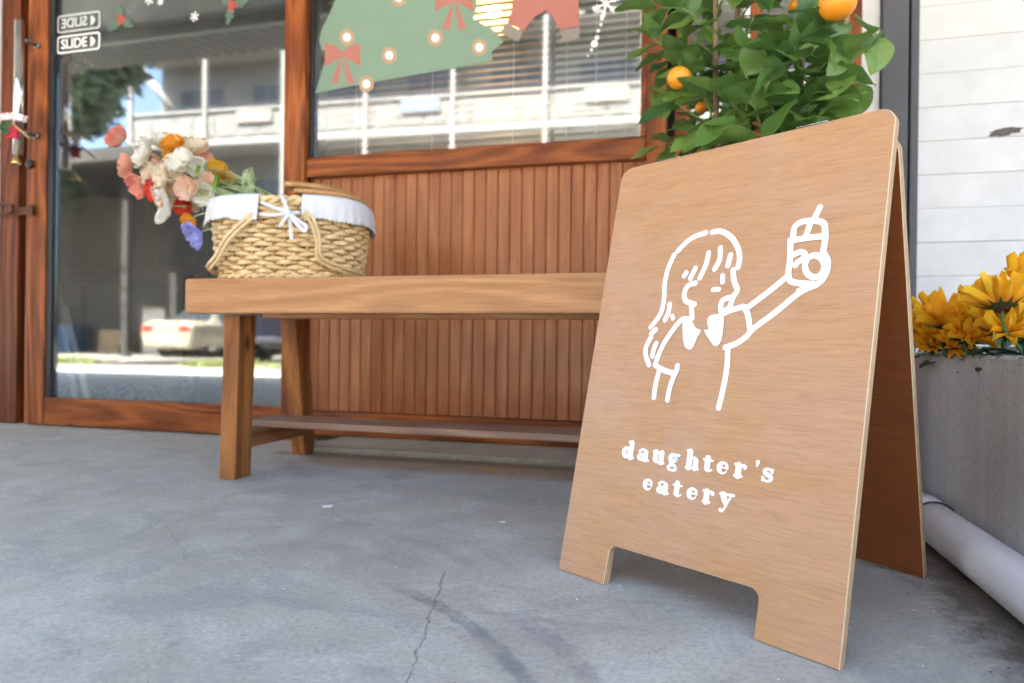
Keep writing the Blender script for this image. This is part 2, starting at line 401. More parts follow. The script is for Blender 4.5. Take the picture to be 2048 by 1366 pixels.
def ring_prism(mb, outer, inner, y0, d, mi=0):
    n = len(outer); vs = []
    for yy in (y0, y0 + d):
        vs += [(p[0], yy, p[1]) for p in outer] + [(p[0], yy, p[1]) for p in inner]
    fs = []
    for i in range(n):
        j = (i + 1) % n
        fs += [(i, j, n + j, n + i), (2 * n + i, 3 * n + i, 3 * n + j, 2 * n + j), (i, 2 * n + i, 2 * n + j, j), (n + i, n + j, 3 * n + j, 3 * n + i)]
    mb.add(vs, fs, mi)
def slide_sticker(z, mirrored, mat, label):
    mb = MB(); ring_prism(mb, rounded(.198, .066, .012), rounded(.186, .054, .008), -.0006, .0006)
    mb.add([(.056, -.0005, .020), (.056, -.0005, -.020), (.072, -.0005, -.010), (.078, -.0005, 0), (.072, -.0005, .010)], [(0, 1, 2, 3, 4)])
    o = mb.build('slide_sticker', mat, door, Matrix.Translation((-2.232 + 1.9, 2.0497 - 2.05, z))); o['label'] = label
    s = Matrix.Translation((-.021, -.0005, 0)) @ Matrix.Rotation(PI / 2, 4, 'X')
    if mirrored: s = s @ Matrix.Diagonal((-1, 1, 1, 1))
    text_mesh('SLIDE', .050, 'lettering', mat, s, o, offset=.0010, space=1.0)
slide_sticker(1.434, False, white_print, 'white outlined SLIDE sticker reading the right way round')
slide_sticker(1.512, True, faded_print, 'paler outlined SLIDE sticker in mirror writing above the other')
def flat_poly(mb, pts, y, d=.0004, mi=0):
    mb.prism([(p[0], p[1]) for p in pts], d, mi=mi, M=Matrix.Translation((0, y, 0)))
YS = 2.0494                                   # stickers are stuck on the outside of the pane
gr = plain('green_vinyl', (.08, .14, .09), .6); rd = plain('red_vinyl', (.35, .06, .05), .6); wh = white_print
def holly(px, py, r, label, rot=0):
    c = at(px, py, 2.052); mb = MB()
    for a in (100, 215, 330):
        a = math.radians(a + rot); d = Vector((math.cos(a), math.sin(a))); n = Vector((-d.y, d.x)); pts = []
        for side in (1, -1):
            row = [(.15, .10), (.35, .34), (.45, .18), (.65, .36), (.78, .16), (.95, .16)]
            if side < 0: row = row[::-1]
            for t_, w in row: q = d * r * t_ + n * w * r * side; pts.append((c.x + q.x, c.z + q.y))
            if side > 0: q = d * r * 1.2; pts.append((c.x + q.x, c.z + q.y))
        flat_poly(mb, pts, YS)
    for k_ in range(3):
        a = k_ * 2.1; flat_poly(mb, [(c.x + r * .2 * math.cos(a) + r * .2 * math.cos(b), c.z + r * .2 * math.sin(a) + r * .2 * math.sin(b)) for b in [i * PI / 5 for i in range(10)]], YS - .0008 + .00005 * k_, .0003, 1)
    dpart(mb, 'holly_sticker', [gr, rd], label)
holly(243, 40, .055, 'holly sticker near the SLIDE signs'); holly(465, 12, .058, 'holly sticker at the top middle of the door glass', 40)
def flake(parentf, px, py, r, Y, label, w=.004, name='snowflake_sticker', arms=6, y=None):
    c = at(px, py, Y); mb = MB()
    for i in range(arms):
        a = PI * 2 * i / arms + .3; d = Vector((math.cos(a), math.sin(a))); n = Vector((-d.y, d.x))
        yy = (y or YS) + .00003 * i
        flat_poly(mb, [(c.x + (d * s_ * r + n * w * k_).x, c.z + (d * s_ * r + n * w * k_).y) for s_, k_ in ((0, -.5), (1, -.5), (1, .5), (0, .5))], yy)
        for f_ in (.5, .75):
            for sd in (1, -1):
                e = (d * .7 + n * sd * .7); st = d * r * f_; en = st + e * r * .25; nn = Vector((-e.y, e.x))
                flat_poly(mb, [(c.x + q.x, c.z + q.y) for q in (st - nn * w * .4, en - nn * w * .4, en + nn * w * .4, st + nn * w * .4)], yy - .0004, .0002)
    parentf(mb, name, wh, label)
flake(dpart, 390, 34, .018, 2.052, 'small snowflake sticker right of the holly'); flake(dpart, 300, 0, .02, 2.052, 'snowflake sticker at the top of the door glass')
flake(dpart, 322, 4, .014, 2.052, 'tiny snowflake sticker beside a larger one at the top')

# jamb left of the door and the wall beyond
j = thing('door_jamb', 'dark red-brown timber jamb at the left edge beside the sliding door', 'door frame', (-2.5, 2.03, 0)); jm = Matrix.Translation((2.5, -2.03, 0))
MB().box(-2.505, -2.449, 2.085, 2.12, 0, 2.6, .003).build('recess_board', M['dark_wood'], j, jm)  # dark wood paints in the shade inside the recess
MB().box(-2.598, -2.506, 2.045, 2.12, 0, 2.6, .004).build('jamb_board', M['jamb'], j, jm)
w = MB().box(-6, -2.6, 2.04, 2.2, 0, 3.2).build('white_side_wall', M['white_wall']); props(w, 'plain white wall past the jamb at the far left edge', 'wall')
# posts
def single(mb, name, mat, label, cat, group=None, fix=False):
    return props(mb.build(name, mat, fix=fix), label, cat, group)
single(MB().box(-1.322, -1.246, Y0 - .012, 2.034, .0, 2.6, .004), 'timber_post', M['teak_z'], 'upright timber post between the glass door and the big window', 'post')
# big window
win = thing('shop_window', 'large shop window with Christmas stickers above the bench', 'window', (-.69, 2.03, .9)); wm = Matrix.Translation((.69, -2.03, -.9))
def wpart(mb, name, mat, label=None, parent=win, mm=wm):
    o = mb.build(name, mat, parent, mm)
    if label: o['label'] = label
    return o
wpart(MB().box(-1.245, -.136, Y0, 2.07, .872, .929, .005), 'sill_rail', M['teak_x'])
wpart(MB().box(-1.245, -.136, Y0 + .016, 2.069, .930, .942, .003), 'inner_bead', M['teak_x'])
wpart(MB().box(-.1545, -.1365, Y0 + .016, 2.069, .943, 2.0, .003), 'inner_bead', M['teak_z'])
wpart(MB().box(-1.245, -1.232, Y0 + .016, 2.069, .943, 2.0, .003), 'inner_bead', M['black'])
wpart(MB().box(-1.245, -.136, Y0, 2.07, 2.001, 2.06, .005), 'top_rail', M['teak_x'])
wpart(MB().box(-1.231, -.155, 2.040, 2.044, .943, 2.0), 'glass_pane', M['glass'])
def cx2(pts, Y=2.042): return [(lambda p: (p.x, p.z))(at(600 + x * .3514, y * .3514, Y)) for x, y in pts]
GY = 2.0394
tree_pts = [(215, -40), (180, 60), (130, 160), (110, 230), (130, 290), (205, 268), (150, 330), (120, 430), (88, 535), (200, 512), (330, 485), (560, 445), (880, 390), (1100, 350), (1090, 300), (1160, 240), (1100, 170), (990, 110), (1010, 40), (1000, -60), (880, -330), (640, -620), (380, -330)]
mb = MB(); flat_poly(mb, cx2(tree_pts), GY); wpart(mb, 'tree_sticker', plain('pale_green_vinyl', (.19, .28, .20), .6, var=.06, scale=12), 'large pale green Christmas tree sticker with scalloped edge')
pk = plain('coral_vinyl', (.42, .15, .115), .6, var=.06)
def bow(cx_, cy_, s_, label):
    mb = MB()
    for sd in (1, -1):
        flat_poly(mb, cx2([(cx_, cy_ - 12 * s_), (cx_ + sd * 45 * s_, cy_ - 48 * s_), (cx_ + sd * 100 * s_, cy_ - 62 * s_), (cx_ + sd * 103 * s_, cy_ + 70 * s_), (cx_ + sd * 50 * s_, cy_ + 38 * s_), (cx_, cy_ + 16 * s_)]), GY - .0008 + .0001 * sd, .0002)
        flat_poly(mb, cx2([(cx_ + sd * 4, cy_ + 10 * s_), (cx_ + sd * 34 * s_, cy_ + 80 * s_), (cx_ + sd * 70 * s_, cy_ + 170 * s_), (cx_ + sd * 48 * s_, cy_ + 160 * s_), (cx_ + sd * 28 * s_, cy_ + 175 * s_), (cx_ + sd * 12 * s_, cy_ + 90 * s_)]), GY - .0005 + .00005 * sd, .0001)
    wpart(mb, 'bow_sticker', pk, label)
bow(245, 310, 1.0, 'coral bow sticker at the lower left of the tree'); bow(880, -5, 1.05, 'coral bow sticker at the upper right of the tree')
og = plain('orange_vinyl', (.42, .28, .17), .6)
for i, (bx, by) in enumerate([(270, 215), (510, 318), (772, 218), (1022, 272), (565, -10), (380, 480)]):
    mb = MB()
    for rr, mi, dy in ((44, 0, 0), (22, 1, -.0001)):
        flat_poly(mb, cx2([(bx + rr * math.cos(a * PI / 8), by + rr * math.sin(a * PI / 8) * 1.1) for a in range(16)][::-1]), GY - .0006 + dy, .0001, mi)
    wpart(mb, 'bauble_sticker', [og, wh])
mb = MB(); flat_poly(mb, cx2([(1225, -160), (1205, 60), (1180, 130), (1275, 178), (1340, 95), (1400, 60), (1440, 100), (1478, 172), (1592, 150), (1580, -160)]), GY)
flat_poly(mb, cx2([(1176, 134), (1272, 182), (1245, 240), (1190, 215), (1140, 185)]), GY, mi=1); flat_poly(mb, cx2([(1479, 176), (1592, 154), (1592, 220), (1530, 240), (1450, 245), (1492, 215)]), GY, mi=1)
wpart(mb, 'trousers_sticker', [pk, plain('taupe_vinyl', (.24, .21, .18), .6)], 'coral sticker of two striding trouser legs with grey-brown boots')
def wp2(mb, n, m, l): wpart(mb, n, m, l)
flake(wp2, 1212, 8, .042, 2.042, 'white snowflake sticker at the upper right of the window', .006, y=GY)
mb = MB()
for i, (px, py, r) in enumerate([(1204, 38, .006), (1202, 50, .005), (1197, 62, .005), (1194, 76, .007), (1189, 88, .011), (1183, 100, .005), (1176, 112, .004)]):
    c = at(px, py, 2.042); flat_poly(mb, [(c.x + r * math.cos(a * PI / 5), c.z + r * math.sin(a * PI / 5)) for a in range(10)], GY + .0001 * i)
wpart(mb, 'dot_trail_sticker', wh, 'string of white dots trailing below the snowflake')
mb = MB()
for i, (px, py, a) in enumerate([(650, 292, .4), (662, 298, 1.6), (668, 306, 2.6), (655, 306, .9)]):
    c = at(px, py, 2.042); mb.tube([(c.x - .01 * math.cos(a), GY, c.z - .01 * math.sin(a)), (c.x + .012 * math.cos(a), GY, c.z + .012 * math.sin(a))], .0012, 5)
wpart(mb, 'twig_sticker', plain('grey_vinyl', (.25, .22, .2), .6), 'small grey twig sticker in the lower left corner')

# post between the windows, second window behind the orange tree
single(MB().box(-.135, -.079, Y0 - .012, 2.072, .0205, 2.6, .004), 'timber_post', M['teak_z'], 'upright timber post between the big window and the window behind the orange tree', 'post')
win2 = thing('shop_window', 'narrower timber window with blinds behind the orange tree', 'window', (.17, 2.03, .9)); wm2 = Matrix.Translation((-.17, -2.03, -.9))
for a in (dict(b=(-.078, .432, Y0, 2.07, .872, .929), n='sill_rail', m='teak_x'), dict(b=(-.056, -.016, Y0 + .02, 2.07, .930, 2.0), n='stile', m='teak_z'),
          dict(b=(.372, .432, Y0, 2.07, .930, 2.0), n='stile', m='teak_z'), dict(b=(-.078, .432, Y0, 2.07, 2.001, 2.06), n='top_rail', m='teak_x')):
    wpart(MB().box(*a['b'], .005), a['n'], M[a['m']], None, win2, wm2)
wpart(MB().box(.15, .18, Y0 + .02, 2.07, .930, 2.0, .003), 'mullion', M['teak_z'], None, win2, wm2)
wpart(MB().box(-.0155, .149, 2.045, 2.049, .931, 2.0), 'glass_pane', M['glass'], None, win2, wm2)
wpart(MB().box(.181, .371, 2.045, 2.049, .931, 2.0), 'glass_pane', M['glass'], None, win2, wm2)
# beadboard
bead = thing('beadboard_wall', 'red-brown vertical beadboard cladding under the big window, behind the bench', 'wall', (-.69, 2.05, .02)); bmx = Matrix.Translation((.69, -2.05, -.02))
def plank_mesh(wd, z0, z1):
    g = .003; prof = [(0, .012), (0, .0035), (g, 0), (wd - g, 0), (wd, .0035), (wd, .012)]
    vs = [(x, y, z) for z in (z0, z1) for x, y in prof]; n = len(prof)
    fs = [(i, i + 1, n + i + 1, n + i) for i in range(n - 1)] + [(n - 1, 0, n, 2 * n - 1)]
    return vs, fs
pw = .0385
vs, fs = plank_mesh(pw - .0006, -.38, .40)
pm = MB().add(vs, fs); po = pm.build('plank', M['plank'], bead, Matrix.Translation((-1.244 + .69, -.012, .46)))
rp = random.Random(3)
for i in range(1, 29):
    q = po.copy(); C.objects.link(q); q.parent = bead; q.matrix_basis = Matrix.Translation((-1.244 + pw * i + .69, -.012 + rp.uniform(-.0008, .0008), .46))
MB().box(-1.245, -.136, 2.05, 2.07, .02, .87).build('backing_board', M['dark_wood'], bead, bmx)
MB().box(-1.245, -.136, Y0 + .006, 2.049, .021, .098, .004).build('skirting', M['teak_x'], bead, bmx)
bead2 = thing('beadboard_wall', 'beadboard cladding under the narrower window, behind the board sign', 'wall', (.17, 2.05, .02))
for i in range(13):
    q = po.copy(); C.objects.link(q); q.parent = bead2; q.matrix_basis = Matrix.Translation((-.076 - .17 + pw * i, -.012, .455))
MB().box(-.078, .432, 2.05, 2.07, .02, .87).build('backing_board', M['dark_wood'], bead2, Matrix.Translation((-.17, -2.05, -.02)))
MB().box(-.078, .432, Y0 + .006, 2.049, .021, .098, .004).build('skirting', M['teak_x'], bead2, Matrix.Translation((-.17, -2.05, -.02)))
# white strip, grey post, siding
single(MB().box(.433, .481, 2.035, 2.2, 0, 3.2, .002), 'wall_strip', M['white_wall'], 'narrow white plaster strip between the timber window and the grey post', 'wall')
gp = thing('grey_post', 'dark grey painted post at the left edge of the white siding', 'post', (.52, 2.04, 0)); gpm = Matrix.Translation((-.52, -2.04, 0))
greym = plain('dark_grey_paint', (.085, .083, .090), .6, var=.25, scale=9, bump=.2)
MB().box(.483, .546, 2.015, 2.2, 0, 3.2, .003).build('post_face', greym, gp, gpm)
MB().box(.5465, .5525, 2.045, 2.19, 0, 3.2).build('shadow_gap', M['black'], gp, gpm)
MB().box(.553, .5735, 2.022, 2.2, 0, 3.2, .003).build('side_strip', greym, gp, gpm)
sid = thing('siding_wall', 'white painted horizontal board siding on the right, above the concrete planter', 'wall', (.575, 2.03, 0))
def siding_mat():
    t = NT('white_painted_board'); v = t.coord('Object', (1, 1, 1), True); f = t.noise(v, 7, 5, .65)
    c = t.mix(t.ramp(f, [(.35, 0), (.7, 1)]), (.62, .62, .60), (.72, .72, .705))
    g = t.noise(t.coord('Object', (3, 3, 9), True), 6, 6, .75)
    c = t.mix(t.math('MULTIPLY', t.ramp(g, [(.66, 0), (.74, 1)]), .35), c, (.45, .40, .26))
    g2 = t.noise(t.coord('Object', (2, 2, 2), True), 42, 3, .6)
    c = t.mix(t.ramp(g2, [(.74, 0), (.78, .6)]), c, (.25, .24, .22))
    t.base(c); t.rough(.5); t.bump(t.math('ADD', f, t.noise(t.coord('Object', (2, 2, 40), True), 5, 3)), .12, .002); return t.m
M['siding'] = siding_mat()
bh = .0895
bv = [(0, 0, .0035), (0, .0, bh), (0, .009, bh + .006)]
def board_mesh(L):
    mb = MB(); prof = [(.020, .0006), (.0015, .0004), (-.0002, .002), (0.0, .02), (.0026, bh + .0005), (.020, bh + .0005)]
    n = len(prof); vs = [(x, y, z) for x in (0, L) for y, z in prof]
    mb.add(vs, [(i, (i + 1) % n, n + (i + 1) % n, n + i) for i in range(n)] + [tuple(range(n)), tuple(reversed(range(n, 2 * n)))]); return mb
b0 = board_mesh(3.2).build('board', M['siding'], sid, Matrix.Translation((0, 0, .521 - 5 * bh)), fix=True)
for i in range(1, 34):
    q = b0.copy(); C.objects.link(q); q.parent = sid; q.matrix_basis = Matrix.Translation((0, rp.uniform(-.001, .001), .521 + (i - 5) * bh)) @ Matrix.Rotation(rp.uniform(-.0006, .0006), 4, 'Y')
MB().box(0, 3.2, .021, .17, 0, 3.2).build('backing_board', M['white_wall'], sid)
# chipped patch on one board
mb = MB(); pts = []
for i in range(30):
    a = 2 * PI * i / 30; r = 1 + .35 * mnoise.noise(Vector((math.cos(a) * 3, math.sin(a) * 3, 2))) + rp.uniform(-.12, .12)
    pts.append((.200 + .036 * r * math.cos(a), .892 + .0105 * r * math.sin(a) + .12 * .036 * math.cos(a)))
flat_poly(mb, pts, -.0022, .0006)
MBo = mb.build('chipped_patch', plain('bare_weathered_board', (.12, .11, .09), .9, var=.6, scale=140, bump=.6), sid); MBo['label'] = 'dark patch where the white paint has flaked off'

# ------------------------------------------------------------------ blinds inside the windows
slat_m = wood('blind_slat_wood', (.34, .19, .13), (.52, .34, .25), 'x', .45)
slat_w = plain('blind_slat_white', (.62, .60, .57), .55)
def blind(x0, x1, y, z0, z1, mat, label, pitch=.0235, tilt=.75):
    b = thing('window_blind', label, 'blind', ((x0 + x1) / 2, y, z0), 'horizontal blinds inside the windows')
    L = (x1 - x0) / 2; mb = MB(); mb.box(-L, L, -.0125, .0125, -.001, .001)
    n = int((z1 - z0) / pitch); first = None
    for i in range(n):
        mt = Matrix.Translation((0, 0, .012 + i * pitch)) @ Matrix.Rotation(tilt, 4, 'X')
        if first is None: first = mb.build('slat', mat, b, mt)
        else:
            q = first.copy(); C.objects.link(q); q.parent = b; q.matrix_basis = mt
    cm = MB()
    for fx in (-.7, 0, .7): cm.tube([(L * fx, -.014, 0), (L * fx, -.014, z1 - z0)], .0012, 5)
    cm.build('cord', M['white_wall'], b)
    MB().box(-L, L, -.016, .016, z1 - z0, z1 - z0 + .04, .003).build('head_rail', mat, b)
    MB().box(-L, L, -.014, .014, -.012, -.002, .003).build('bottom_rail', mat, b)
blind(-1.22, -.440, 2.10, .96, 1.93, slat_m, 'warm brown horizontal blind behind the left and middle of the big window')
blind(-.425, -.165, 2.10, .96, 1.93, slat_w, 'narrow pale horizontal blind at the right end of the big window')
blind(-.01, .36, 2.10, .95, 1.93, slat_m, 'brown horizontal blind behind the orange tree', tilt=.25)

# ------------------------------------------------------------------ shop building shell and room
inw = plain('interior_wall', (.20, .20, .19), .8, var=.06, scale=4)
sh = thing('shop_building', 'shop building with flat roof holding the timber shop front', 'building', (0, 4, 0)); sm_ = Matrix.Translation((0, -4, 0))
MB().box(-6.1, 6.2, 2.034, 2.2, 3.205, 5.6).build('unseen_upper_wall', M['white_wall'], sh, sm_)  # unseen upper storey, made tall to throw its shadow across the pavement
MB().box(-2.561, .4325, 2.034, 2.2, 2.605, 3.2).build('unseen_upper_wall', M['white_wall'], sh, sm_)
MB().box(-2.44, -1.34, 2.09, 2.18, 2.11, 2.604).build('transom', M['dark_wood'], sh, sm_)
MB().box(-1.24, .4325, 2.075, 2.18, 2.065, 2.604).build('transom', M['dark_wood'], sh, sm_)
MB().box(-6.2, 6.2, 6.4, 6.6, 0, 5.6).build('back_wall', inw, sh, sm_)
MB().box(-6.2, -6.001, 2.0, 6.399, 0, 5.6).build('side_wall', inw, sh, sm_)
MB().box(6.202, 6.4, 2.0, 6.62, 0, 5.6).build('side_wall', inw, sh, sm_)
MB().box(-6.3, 6.5, 1.98, 6.7, 5.601, 5.75).build('roof', M['white_wall'], sh, sm_)
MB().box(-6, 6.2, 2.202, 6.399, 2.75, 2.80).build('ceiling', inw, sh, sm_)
MB().box(3.78, 6.2, 2.03, 2.19, 0, 3.2).build('front_wall', M['white_wall'], sh, sm_)
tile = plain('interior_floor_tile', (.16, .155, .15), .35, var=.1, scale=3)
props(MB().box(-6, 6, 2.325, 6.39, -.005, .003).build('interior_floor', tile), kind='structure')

# things in the room, seen dimly through the door
tb = thing('dining_table', 'dark wooden table seen dimly through the left side of the door glass', 'table', (-3.15, 3.25, 0))
MB().box(-.75, .75, -.35, .35, .665, .70, .005).build('table_top', M['dark_wood'], tb)
for sx in (-.66, .66):
    for sy in (-.28, .28): MB().box(sx - .03, sx + .03, sy - .03, sy + .03, .003, .664, .004).build('leg', M['dark_wood'], tb)
bx_ = thing('planter_box', 'black box standing on the dark table inside the door', 'box', (-2.72, 3.15, .70))
b = MB().box(-.09, .09, -.06, .06, 0, .07, .004); b.box(-.075, .075, -.045, .045, .071, .078, .002); b.build('tray', M['black'], bx_)
red = plain('dark_red_cloth', (.40, .03, .05), .85, var=.2, scale=20)
cu = MB().grid(lambda u, v: (-2.78 + (u - .5) * .44, 2.72 + (v - .5) * .22, .165 + .055 * math.sin(PI * u) ** .5 * math.sin(PI * v) ** .5 + .08 * (1 - u)), 12, 8)
cu.grid(lambda u, v: (-2.78 + (u - .5) * .44, 2.72 + (v - .5) * .22, .16 - .01 * math.sin(PI * u) * math.sin(PI * v) + .07 * (1 - u) * .9), 12, 8)
single(cu, 'cushion', red, 'dark red cushion lying on the low grey mat inside the door', 'cushion')
pad = MB().box(-2.92, -2.40, 2.50, 2.90, .004, .118, .02)
def pad_mat():
    t = NT('grey_patterned_mat'); v = t.coord(); vo = t.n('ShaderNodeTexVoronoi'); t.l(v, vo.inputs[0]); vo.inputs['Scale'].default_value = 60
    t.base(t.mix(t.ramp(vo.outputs['Distance'], [(.3, 0), (.5, 1)]), (.16, .17, .18), (.5, .5, .5))); t.rough(.9); return t.m
single(pad, 'floor_pad', pad_mat(), 'low grey patterned floor mat inside the door glass at the lower left', 'mat')
pol = plain('pale_grey_pole', (.82, .82, .80), .45)
for i, (x0, x1, z1, lab) in enumerate(((-2.845, -2.665, .72, 'taller pale pole leaning inside the door glass at the lower left'), (-2.765, -2.605, .50, 'shorter pale pole leaning just right of the taller one'))):
    e0, e1 = ((at(158, 795, 2.16), at(104, 510, 2.22)), (at(187, 795, 2.16), at(130, 615, 2.22)))[i]
    p = thing('leaning_pole', lab, 'pole', (e0.x, 2.16, .004), 'pale poles leaning inside the door')
    MB().tube([(0, 0, 0), (e1.x - e0.x, .06, e1.z)], .011, 10).build('shaft', pol, p)
    MB().box(-.02, .02, -.02, .02, .0, .03, .006).build('foot', M['steel_dark'], p)
# hanging Christmas swag
xg = plain('fir_green', (.03, .085, .025), .7, var=.5, scale=50)
sw = thing('christmas_swag', 'hanging Christmas greenery with red and gold baubles behind the door glass', 'decoration', tuple(at(162, 106, 2.17)))
mb = MB(); r_ = random.Random(5)
for i in range(420):
    t_ = r_.random(); z = -.235 * t_; rad = .02 + .042 * math.sin(PI * min(1, t_ * 1.15 + .05)); a = r_.uniform(0, 2 * PI); q = r_.uniform(.2, 1) * rad
    p = Vector((q * math.cos(a), q * math.sin(a), z)); d = Vector((math.cos(a), math.sin(a), r_.uniform(-.9, .2))).normalized() * .022; s_ = d.cross(Vector((0, 0, 1))).normalized() * .003
    mb.add([p - s_, p + s_, p + d], [(0, 1, 2)])
mb.build('greenery', xg, sw)
ob = [MB().ball((0, 0, 0), .011, 10, 6).build('bauble', m_, sw) for m_ in (plain('red_bauble', (.5, .01, .01), .15), plain('gold_bauble', (.7, .5, .15), .2, .8))]
for i in range(26):
    t_ = r_.random(); a = r_.uniform(PI, 2 * PI); q = (.02 + .042 * math.sin(PI * min(1, t_ * 1.15 + .05)))
    mt = Matrix.Translation((q * math.cos(a), q * math.sin(a), -.23 * t_)) @ Matrix.Scale(r_.uniform(.45, .8), 4)
    o = ob[i % 2]
    if i > 1: o = o.copy(); C.objects.link(o); o.parent = sw
    o.matrix_basis = mt
MB().tube([(0, 0, -.02), (0, 0, .60)], .0015, 5).build('string', M['steel_dark'], sw)
# lit pendant lamp
lampm = plain('lit_lamp_shade', (.9, .7, .35), .5, emit=(1.0, .58, .18), strength=.35)
bulb = plain('lit_bulb', (1, .9, .7), .5, emit=(1.0, .78, .45), strength=1.6)
la = thing('pendant_lamp', 'lit pendant lamp with warm yellow shade glowing behind the big window', 'lamp', (-.73, 2.42, 1.56))
MB().lathe([(.02, .13), (.05, .11), (.11, .03), (.13, -.03), (.125, -.035), (.10, .02), (.045, .10), (.018, .12)], seg=24).build('shade', lampm, la)
MB().ball((0, 0, .01), .035).build('bulb', bulb, la)
MB().tube([(0, 0, .12), (0, 0, 1.18)], .003, 6).build('cable', M['black'], la)

# ------------------------------------------------------------------ awning over the pavement
soff = plain('grey_soffit', (.36, .35, .33), .8, var=.06, scale=3)
aw = thing('awning', 'flat grey soffit with a corrugated metal awning in front, over the pavement', 'awning', (0, 1, 2.65)); am = Matrix.Translation((0, -1, -2.65))
MB().box(-7, 3.0, 0.78, 1.985, 2.16, 2.22).build('soffit', soff, aw, am)
MB().box(-7, 3.0, 0.74, .779, 2.10, 2.24, .003).build('fascia', soff, aw, am)
def corr(name, x0, x1, pa, pb, mat, amp=.018, pitch=.105, parent=None, mm=None):
    n = int((x1 - x0) / pitch * 6)
    f = lambda u, v: (x0 + (x1 - x0) * u, pa[0] + (pb[0] - pa[0]) * v, pa[1] + (pb[1] - pa[1]) * v + amp * math.sin(2 * PI * (x1 - x0) * u / pitch))
    g = lambda u, v: (lambda q: (q[0], q[1], q[2] + .004))(f(u, v))
    mb = MB().grid(f, n, 1).grid(g, n, 1)
    return mb.build(name, mat, parent, mm)
corr('corrugated_sheet', -7, 3.0, (.735, 2.19), (.0, 2.33), plain('weathered_corrugated_metal', (.095, .088, .08), .6, var=.2, scale=5), parent=aw, mm=am)

# ------------------------------------------------------------------ across the street (seen mirrored in the glass)
cream = plain('sunlit_white_render', (.27, .262, .245), .9, var=.3, scale=1.2)
cream2 = plain('stained_white_render', (.19, .183, .17), .9, var=.6, scale=2.5)
pblue = plain('dark_blue_glass', (.05, .065, .085), .25)
wfr = plain('window_frame_grey', (.30, .30, .31), .6)
B = thing('apartment_building', 'sunlit white three storey building across the street with long balconies', 'building', (-23.1, -19.9, -.17), rot=(0, 0, math.radians(-3)))
BL = 36.0
MB().box(0, BL, -8, -1.6, 0, 13.2).build('wall', cream, B)
for z, z1, mt_ in ((8.5, 8.75, cream), (4.3, 4.7, cream), (12.6, 13.0, cream)):
    MB().box(-.2, BL, -1.59, .25, z, z1, .02).build('floor_slab', mt_, B)
for z in (8.751, 4.701):
    pr = MB().box(0, BL, .02, .14, z, z + 1.15, .01)
    pr.build('parapet', cream2, B)
    first = None
    for i in range(36):
        o = MB().box(0, .84, .141, .18, .12, .95, .02).build('parapet_panel', cream if i % 3 else cream2, B) if first is None else first.copy()
        if first is None: first = o
        else: C.objects.link(o); o.parent = B
        o.matrix_basis = Matrix.Translation((.1 + i * 1.0, 0, z))
    cp = MB().box(-.05, BL, -.02, .22, z + 1.151, z + 1.25, .01).build('coping', cream, B)
for i in range(11):
    MB().box(i * 3.55 - .08, i * 3.55 + .08, .141, .30, 0, 13.2, .01).build('column', cream, B)
def bwin(x, z, w, h):
    f = MB().box(x, x + w, -1.6, -1.52, z, z + h, .01).build('window', wfr, B)
    n = max(2, int(w / .6)); p = MB()
    for i in range(n):
        p.box(x + .06 + i * (w - .06) / n, x + (i + 1) * (w - .06) / n, -1.519, -1.505, z + .06, z + h * .62)
        p.box(x + .06 + i * (w - .06) / n, x + (i + 1) * (w - .06) / n, -1.519, -1.505, z + h * .66, z + h - .06)
    p.build('pane', pblue, f)
for i in range(10):
    bwin(1.0 + i * 3.55, 9.4, 2.2, 2.2); bwin(1.0 + i * 3.55, 5.2, 2.3, 2.3)
    d_ = MB().box(.6 + i * 3.55, 3.1 + i * 3.55, -1.6, -1.53, .1, 3.1).build('shopfront', plain('roller_door', (.22, .2, .18), .6) if i == 0 else bpy.data.materials['roller_door'], B)
for i, (cx_, cz_) in enumerate([(4.1, 9.0), (11.3, 9.1), (7.6, 4.95), (14.9, 9.0), (18.4, 4.95), (22.0, 9.0)]):
    ac = MB().box(cx_ - .42, cx_ + .42, -1.58, -1.2, cz_ + .1, cz_ + .75, .03).build('air_conditioner', cream, B)
    MB().lathe([(.001, 0), (.24, 0), (.24, .02), (.001, .02)], seg=16, M=Matrix.Translation((cx_ - .1, -1.2, cz_ + .42)) @ Matrix.Rotation(-PI / 2, 4, 'X')).build('fan_grille', wfr, ac)
for i, x_ in enumerate((2.2, 9.4, 16.5, 23.6)): MB().tube([(x_, -1.5, 0), (x_, -1.5, 12.5)], .06, 8).build('downpipe', cream2, B)
MB().tube([(.3, .05, 12.0), (2.0, .05, 10.0)], .16, 8).build('strut', cream, B)
for i, x_ in enumerate((5.0, 12.1, 19.2)): MB().box(x_, x_ + 1.6, .23, .27, 9.35, 9.85).build('draped_cloth', plain('faded_cloth_%s' % 'abc'[i], [(.24, .21, .19), (.16, .2, .24), (.30, .28, .22)][i], .9), B)
corr('canopy', .6, 22, (.3, 3.9), (2.0, 3.55), plain('white_corrugated_metal', (.7, .7, .68), .5), amp=.05, pitch=.35, parent=B)
